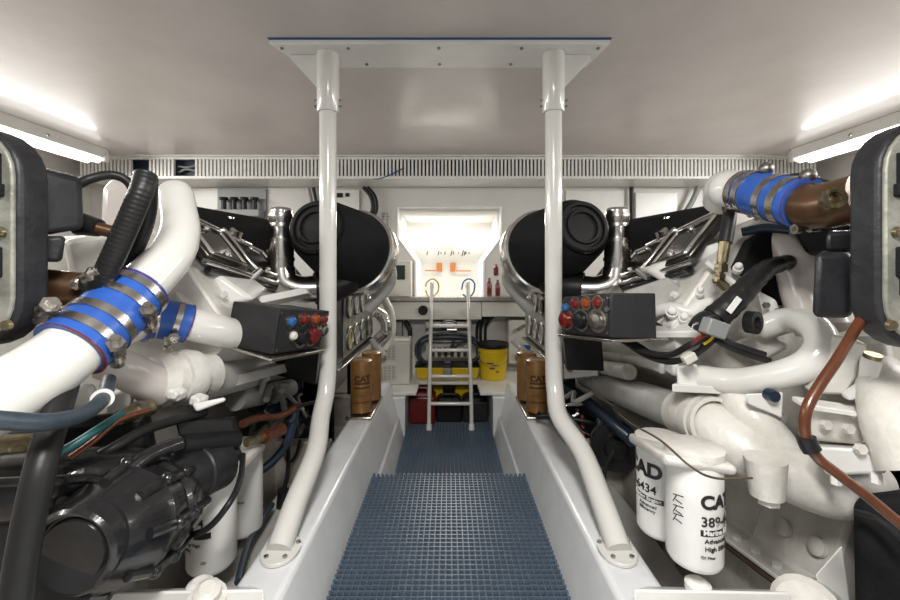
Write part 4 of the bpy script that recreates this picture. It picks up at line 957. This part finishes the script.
# ================================================================== OIL FILTERS
def wrap(c, r, a0):           # letters laid round a vertical canister
    def fn(x, y, z):
        a = a0+x/r
        rr_ = r+.0016+z
        return V((c.x+rr_*math.sin(a), c.y-rr_*math.cos(a), c.z+y))
    return fn
def bandm(c, r, a0, a1, z0, z1, n_=14):
    b = MB(); pts = []
    for k in range(n_+1):
        a = a0+(a1-a0)*k/n_
        for z in (z0, z1):
            for q in (r+.0003, r+.0012): pts.append(V((c.x+q*math.sin(a), c.y-q*math.cos(a), c.z+z)))
    f = []
    for k in range(n_):
        i = k*4; j = i+4
        f += [(i+1, j+1, j+3, i+3), (i, i+2, j+2, j), (i, j, j+1, i+1), (i+2, i+3, j+3, j+2)]
    f += [(0, 1, 3, 2), (n_*4, n_*4+2, n_*4+3, n_*4+1)]
    return b.poly(pts, f)
def oil_filter(label, c, r, h, a, mode):
    t = thing('oil_filter', label, 'oil filter', c, 'white spin-on oil filters')
    MB().lathe(c, (0, 0, 1), [(0, r*.55), (.004, r*.9), (.014, r*.98), (.022, r), (h-.01, r), (h, r*.97)], 40).build('canister', 'filt', t)
    MB().lathe(c+V((0, 0, h-.004)), (0, 0, 1), [(0, r*1.03), (.012, r*1.06), (.03, r*1.06), (.035, r*.9)], 40).build('seal_ring', 'cast', t)
    f = wrap(c, r, a)
    def tx(s_, size, dy, dx=0, bold=.0):
        text(s_, size, 'ink', t, lambda x, y, z: f(x+dx, y+dy, z), bold=bold)
    if mode == 'near':
        tx('CAT', .052, h*.62, 0, .002); tx('389-6434', .038, h*.46, 0, .0004)
        bandm(c, r, a, a+1.5, h*.37, h*.425).build('black_band', 'ink', t)
        text('Marine Engine', .02, 'filt', t, lambda x, y, z: f(x+.006, y+h*.385, z+.001), bold=.0005)
        tx('Advanced', .018, h*.31, .01, .0002); tx('High Efficiency', .018, h*.24, .01, .0002); tx('Oil Filter', .011, h*.17)
        for k, z in enumerate((.66, .56, .48)):
            b = MB(); f2 = wrap(c, r, a-.95)
            for (x0, y0, x1, y1) in ((0, 0, .03, .006), (.008, -.012, .026, -.016), (.0, -.02, .012, .004)):
                b.cyl(f2(x0, h*z+y0, .0), f2(x1, h*z+y1, .0), .0013, seg=6)
            b.build('pictogram', 'ink', t)
    elif mode == 'far':
        tx('CAD', .066, h*.70, -.135, .003); tx('389-6434', .040, h*.52, -.165, .0004)
        bandm(c, r, a-1.2, a+.12, h*.42, h*.475).build('black_band', 'ink', t)
        text('Marine Engine', .018, 'filt', t, lambda x, y, z: f(x-.10, y+h*.435, z+.001), bold=.0005)
        tx('Advanced', .016, h*.36, -.075); tx('Efficiency', .016, h*.31, -.075)
    elif mode == 'L1':
        tx('389-6434', .040, h*.52, -.163, .0004)
        bandm(c, r, a-1.4, a+.15, h*.40, h*.46).build('black_band', 'ink', t)
        tx('Advanced High', .016, h*.33, -.12); tx('Efficiency', .016, h*.27, -.12); tx('Oil', .014, h*.16, -.02)
    else:
        tx('389', .03, h*.72, -.03, .001); tx('Oil Filter', .014, h*.45, -.03)
    return t
d = 1.20; c = P(694, 559, d); oil_filter('nearest white oil filter printed with black letters, lower right', V((c.x, c.y, c.z)), .076, .315, -.34, 'near')
d = 1.42; c = P(661, 530, d); oil_filter('white oil filter partly hidden behind the nearest one at right', V((c.x, c.y, c.z)), .080, .305, -.50, 'far')
d = 1.52; c = P(212, 564, d); oil_filter('white oil filter hanging below the black starter motor', V((c.x, c.y, c.z)), .085, .37, .35, 'L1')
d = 1.80; c = P(243, 530, d); oil_filter('narrow looking white oil filter nearest the left post', V((c.x, c.y, c.z)), .082, .36, .3, 'L2')
fhl = MB().hexa([P(186, 474, 1.4), P(240, 462, 1.45), P(266, 440, 1.8), P(220, 446, 1.9), P(186, 484, 1.4), P(240, 476, 1.45), P(266, 450, 1.8), P(220, 456, 1.9)])
fhl.build('filter_head', 'cast', ENG[-1], bevel=.015)

# ================================================================== BROWN FUEL FILTERS AND THEIR PADS
for s in (-1, 1):
    L = TXT[s]
    tp = thing('filter_pad', 'flat steel pad under the '+L+' brown fuel filters', 'plate', (s*.6, 2.9, .452))
    MB().bb(s*.515, s*.69, 2.66, 3.12, .452, .470).build('plate', 'steel', tp, bevel=.006)
    for k, (y, x) in enumerate(((2.76, .605), (3.02, .585))):
        r_ = .072
        c = V((s*x, y, .478))
        t = thing('fuel_filter', ['near', 'rear'][k]+' amber brown fuel filter canister on the '+L+' walkway edge', 'fuel filter', c, 'amber fuel filters beside the walkway')
        MB().lathe(c, (0, 0, 1), [(0, r_*.8), (.006, r_*.97), (.015, r_), (.315, r_), (.322, r_*.96)], 30).build('canister', 'gold', t)
        MB().lathe(c+V((0, 0, .32)), (0, 0, 1), [(0, r_*1.03), (.03, r_*1.03), (.04, r_*.8)], 30).build('top_ring', 'gold', t)
        if k == 0:
            f = wrap(c, r_, -s*.2)
            text('CAT', .055, 'goldd', t, lambda x_, y_, z_: f(x_-.045, y_+.22, z_), bold=.003)
            for z in (.20, .17): bandm(c, r_, -s*.2-.7, -s*.2+.9, z, z+.012).build('dark_band', 'goldd', t)
            text('Fuel Filter', .016, 'goldd', t, lambda x_, y_, z_: f(x_-.04, y_+.12, z_))
            bandm(c, r_, -s*.2-.7, -s*.2+.9, .075, .082).build('dark_band', 'goldd', t)
    b = MB()
    for dy in (2.675, 2.87): bolt(b, (s*.675, dy, .470), (0, 0, 1), .014, .01)
    # white valve knob at the end of the walkway wall
    vk = thing('valve_knob', 'small white round valve on shelf edge by the '+L+' fuel filters', 'valve', (s*.66, 3.5, .45))
    MB().lathe((s*.68, 3.56, .45), (0, 0, 1), [(-.08, .03), (0, .03), (.0, .05), (.05, .055), (.07, .04)], 16).build('knob', 'white', vk)
    b.split('bolt', 'steel', tp)

# ================================================================== GAUGE PANELS
for s in (-1, 1):
    L = TXT[s]
    X = .76
    g = thing('gauge_panel', 'black instrument panel with two rows of gauges behind '+L+' post', 'gauge panel', (s*X, 3.2, .82))
    MB().bb(s*X, s*(X+.10), 2.60, 3.95, .80, 1.32).build('panel_box', 'black', g, bevel=.008)
    MB().bb(s*(X-.012), s*X, 2.86, 3.93, .82, 1.30).build('face_plate', 'weather', g, bevel=.003)
    for i, y in enumerate((2.99, 3.20, 3.43, 3.68)):
        for j, z in enumerate((1.18, .94)):
            if s > 0 and i == 0 and j == 0: 
                MB().lathe((s*(X-.012), y, z), (-s, 0, 0), [(0, .09), (.03, .09), (.03, .05), (.06, .045)], 20).build('black_dial', 'black', g); continue
            q = MB().lathe((s*(X-.012), y, z), (-s, 0, 0), [(0, .092), (.012, .092), (.018, .086), (.018, .078), (.010, .076)], 28).build('gauge', 'dull', g)
            MB().lathe((s*(X-.018), y, z), (-s, 0, 0), [(0, .079), (.006, .078)], 28).build('dial_face', 'gfacey' if (j == 1 and i == 0) else 'gface', q)
            MB().box((s*(X-.032), y, z+.02), (.003, .008, .055)).build('needle', 'ink', q)
    b = MB()
    for y in (2.62, 3.0, 3.4, 3.9):
        b.cyl((s*(X-.02), y, 1.305), (s*(X-.01), y, 1.30), .01, seg=8)
    b.split('panel_screw', 'steel', g)
    MB().cyl((s*(X-.04), 2.75, 1.345), (s*(X-.04), 3.6, 1.345), .022, seg=12).build('top_rail', 'steel', g)
    MB().bb(s*(X-.05), s*(X+.1), 2.62, 3.9, .785, .80).build('bottom_rail', 'steel', g, bevel=.004)
    # stand down to the deck
    MB().bb(s*(X+.02), s*(X+.08), 3.3, 3.36, -.02, .79).bb(s*(X+.02), s*(X+.08), 2.66, 2.72, -.02, .79).split('stand', 'black', g)
# white/chrome hoses beside left panel
hose('corrugated_duct', 'short chrome corrugated duct beside the left gauges', 'duct', 'chrome', .05, [P(376, 312, 3.6), P(384, 318, 3.6), P(386, 330, 3.6), P(378, 340, 3.6)], rib=.03, seg=16)
hose('vent_pipe', 'pale plastic pipe curving above the air conditioning box', 'pipe', 'beige', .04, [P(385, 300, 3.9), P(391, 315, 3.8), P(391, 335, 3.8), P(384, 350, 3.75)], seg=16)
hose('vent_pipe', 'grey plastic pipe stub above the air conditioning box', 'pipe', 'clear', .035, [P(372, 338, 3.6), P(378, 348, 3.6), P(384, 356, 3.6)], seg=16)
hose('vent_pipe', 'grey plastic pipe stub left of the white electrical box', 'pipe', 'clear', .03, [P(528, 355, 3.6), P(520, 347, 3.6), P(513, 340, 3.65)], seg=16)
bx = thing('battery_switch', 'black box and cables on the wall above air conditioning box', 'switch', P(400, 335, 4.3))
MB().bb(-.62, -.50, 4.25, 4.39, .70, .90).build('switch_body', 'greyp', bx, bevel=.01)
MB().bb(-.64, -.57, 4.22, 4.26, .72, .80).build('switch_face', 'black', bx)
MB().tube(sm([(-.47, 4.3, .9), (-.42, 4.27, .82), (-.42, 4.27, .7), (-.45, 4.3, .6)], 6), .025, 12).build('cable', 'rubber', bx)

# ================================================================== CONTROL BOXES
for s in (-1, 1):
    L = TXT[s]
    if s < 0:
        A, A2 = P(279, 308, 1.55), P(272, 355, 1.55); B, B2 = P(233, 301, 1.66), P(224, 345, 1.66); C, C2 = P(330, 311, 1.88), P(319, 348, 1.88)
    else:
        A, A2 = P(611, 293, 1.62), P(611, 338, 1.62); B, B2 = P(656, 293, 1.60), P(657, 339, 1.60); C, C2 = P(563, 297, 1.90), P(563, 333, 1.90)
    D_, D2 = B+C-A, B2+C2-A2
    t = thing('control_box', ('charcoal control box with coloured knobs in front of left post' if s < 0 else 'charcoal control box with coloured knobs right of right post'), 'control box', A2)
    MB().hexa([A, B, D_, C, A2, B2, D2, C2]).build('housing', 'charc', t, bevel=.006, segs=3)
    nrm = (C-A).cross(A2-A).normalized()
    if nrm.x*s > 0: nrm = -nrm
    def fp(u_, v_): return A.lerp(C, u_).lerp(A2.lerp(C2, u_), v_)
    fa = [fp(.04, .05), fp(.97, .05), fp(.97, .95), fp(.04, .95)]
    MB().hexa([p for p in fa]+[p+nrm*.004 for p in fa]).build('face_plate', 'dull' if False else 'charc', t)
    knobs = [(.22, .28, .020, 'bluep', .03), (.45, .22, .022, 'redp', .035), (.68, .22, .022, 'amber', .035), (.88, .22, .018, 'redp', .03),
             (.30, .60, .018, 'beige', .03), (.48, .64, .034, 'black', .05), (.70, .62, .036, 'redp', .05), (.92, .5, .024, 'dull', .04)]
    if s > 0: knobs = [(.90, .3, .018, 'bluep', .03), (.68, .2, .022, 'redp', .03), (.45, .2, .022, 'amber', .03), (.22, .2, .022, 'redp', .03),
             (.88, .62, .036, 'redg', .05), (.56, .62, .036, 'black', .05), (.22, .62, .036, 'dull', .05), (.05, .35, .008, 'steel', .01)]
    for u_, v_, r_, mm, h in knobs:
        k_ = MB().lathe(fp(u_, v_), nrm, [(0, r_*1.25), (.008, r_*1.25), (.008, r_), (h*.6, r_*.92), (h*.6+.006, r_*.6)], 18).build('knob', mm, t)
        MB().ring(fp(u_, v_)+nrm*.004, nrm, r_*1.1, r_*1.45, .006, 20).build('bezel', 'steel', k_)
    b = MB()
    for u_, v_ in ((.05, .1), (.05, .9), (.96, .1), (.96, .9)): b.lathe(fp(u_, v_), nrm, [(0, .006), (.006, .006)], 8)
    b.split('screw', 'steel', t)
    # tray
    dn = V((0, 0, -.012)); o_ = (A2-D2)*.12
    q = [A2+o_*1.2, B2+(B2-A2)*.25+V((0, 0, .01)), D2, C2+(C2-A2)*.05+nrm*.02]
    q = [p+V((0, 0, -.004)) for p in q]
    MB().hexa(q+[p+dn for p in q]).build('tray', 'steel', t, bevel=.003)
    MB().hexa([D2+V((0, 0, -.02)), C2+V((0, 0, -.02)), C2+V((0, .03, -.02)), D2+V((0, .03, -.02)), D2+V((s*.05, .1, -.2)), C2+V((s*.05, .1, -.2)), C2+V((s*.05, .13, -.2)), D2+V((s*.05, .13, -.2))]).build('bracket', 'black', t)

# ================================================================== LOWER RIGHT BAG
b = MB()
b.hexa([P(853, 498, 1.05), P(960, 488, .95), P(985, 680, .95), P(858, 640, 1.05), P(853, 492, 1.3), P(960, 485, 1.25), P(985, 670, 1.25), P(856, 640, 1.3)])
bag = thing('tool_bag', 'black fabric bag at the lower right corner', 'bag', P(880, 640, 1.1))
b.build('bag_body', 'cloth', bag, bevel=.04, segs=4)
MB().tube(sm([P(856, 512, 1.03), P(880, 520, .98), P(905, 540, .94)], 6), .008, 8).build('piping', 'black', bag)
MB().hexa([P(862, 462, 1.3), P(930, 460, 1.3), P(930, 500, 1.3), P(858, 500, 1.3), P(862, 462, 1.5), P(930, 460, 1.5), P(930, 500, 1.5), P(858, 500, 1.5)]).build('bag_top', 'cloth', bag, bevel=.03)

# ================================================================== BACK WALL DETAILS ABOVE THE ENGINES
hd = thing('hydraulic_manifold', 'black valve manifold high on the left of back wall', 'manifold', (-2.2, 4.3, 2.05))
for k in range(4):
    x = -2.42+k*.11
    v = MB().cyl((x, 4.30, 2.05), (x, 4.30, 2.20), .028, .024, 12).build('valve', 'black', hd)
    MB().cyl((x, 4.30, 2.20), (x, 4.30, 2.23), .045, .045, 8).build('valve_cap', 'black', v)
MB().bb(-2.5, -2.02, 4.26, 4.38, 2.02, 2.10).build('manifold_bar', 'greyp', hd, bevel=.01)
MB().bb(-2.53, -2.0, 4.37, 4.399, 1.95, 2.34).build('back_board', 'greyp', hd)
pb = thing('wall_panel', 'white access panel with small black latch left of left post', 'panel', (-1.1, 4.38, 2.0))
MB().bb(-1.43, -.98, 4.37, 4.399, 1.9, 2.33).split('board', 'white', pb, bevel=.005)
MB().bb(-1.24, -1.16, 4.36, 4.372, 2.24, 2.29).bb(-1.13, -1.09, 4.36, 4.372, 2.25, 2.29).split('latch', 'black', pb)
for k, (x, lab) in enumerate(((-1.52, 'grey cable left of the white access panel'), (-1.47, 'dark cable beside the white access panel'))):
    hose('cable', lab, 'cable', 'greyp' if k == 0 else 'rubber', .018, [(x, 4.33, 2.34), (x+.03, 4.33, 2.2), (x+.05, 4.34, 2.08), (x+.02, 4.34, 1.95)])
for k, x in enumerate((-.80, -.84)):
    hose('cable', ['black cable curving down right of the left post', 'second black cable curving down right of the left post'][k], 'cable', 'rubber', .022, [(x-.08, 4.3, 2.34), (x, 4.3, 2.24), (x+.02, 4.3, 2.1), (x-.04, 4.3, 1.98)])
hose('wire', 'thin blue wire drooping from the air duct near centre', 'wire', 'bluep', .007, [(-.82, 4.0, 2.375), (-.7, 3.99, 2.36), (-.58, 3.985, 2.40), (-.46, 3.98, 2.46)])
hose('cable', 'thick dark cable under the duct above the right intake cover', 'cable', 'rubber', .022, [(1.98, 4.33, 1.9), (1.98, 4.34, 2.2), (1.98, 4.34, 2.35)])
hose('cable', 'grey diagonal cable under the duct far right', 'cable', 'greyp', .028, [(2.53, 4.3, 2.05), (2.62, 4.3, 2.2), (2.68, 4.3, 2.34)])
for x, lab in ((1.35, 'right'), ):
    pb = thing('wall_panel', 'white access panel behind the right intake cover', 'panel', (1.6, 4.38, 1.9))
    MB().bb(1.28, 1.92, 4.375, 4.399, 1.8, 2.32).split('board', 'white', pb, bevel=.006)
    MB().bb(2.04, 2.50, 4.375, 4.399, 1.8, 2.30).split('board', 'white', pb, bevel=.006)
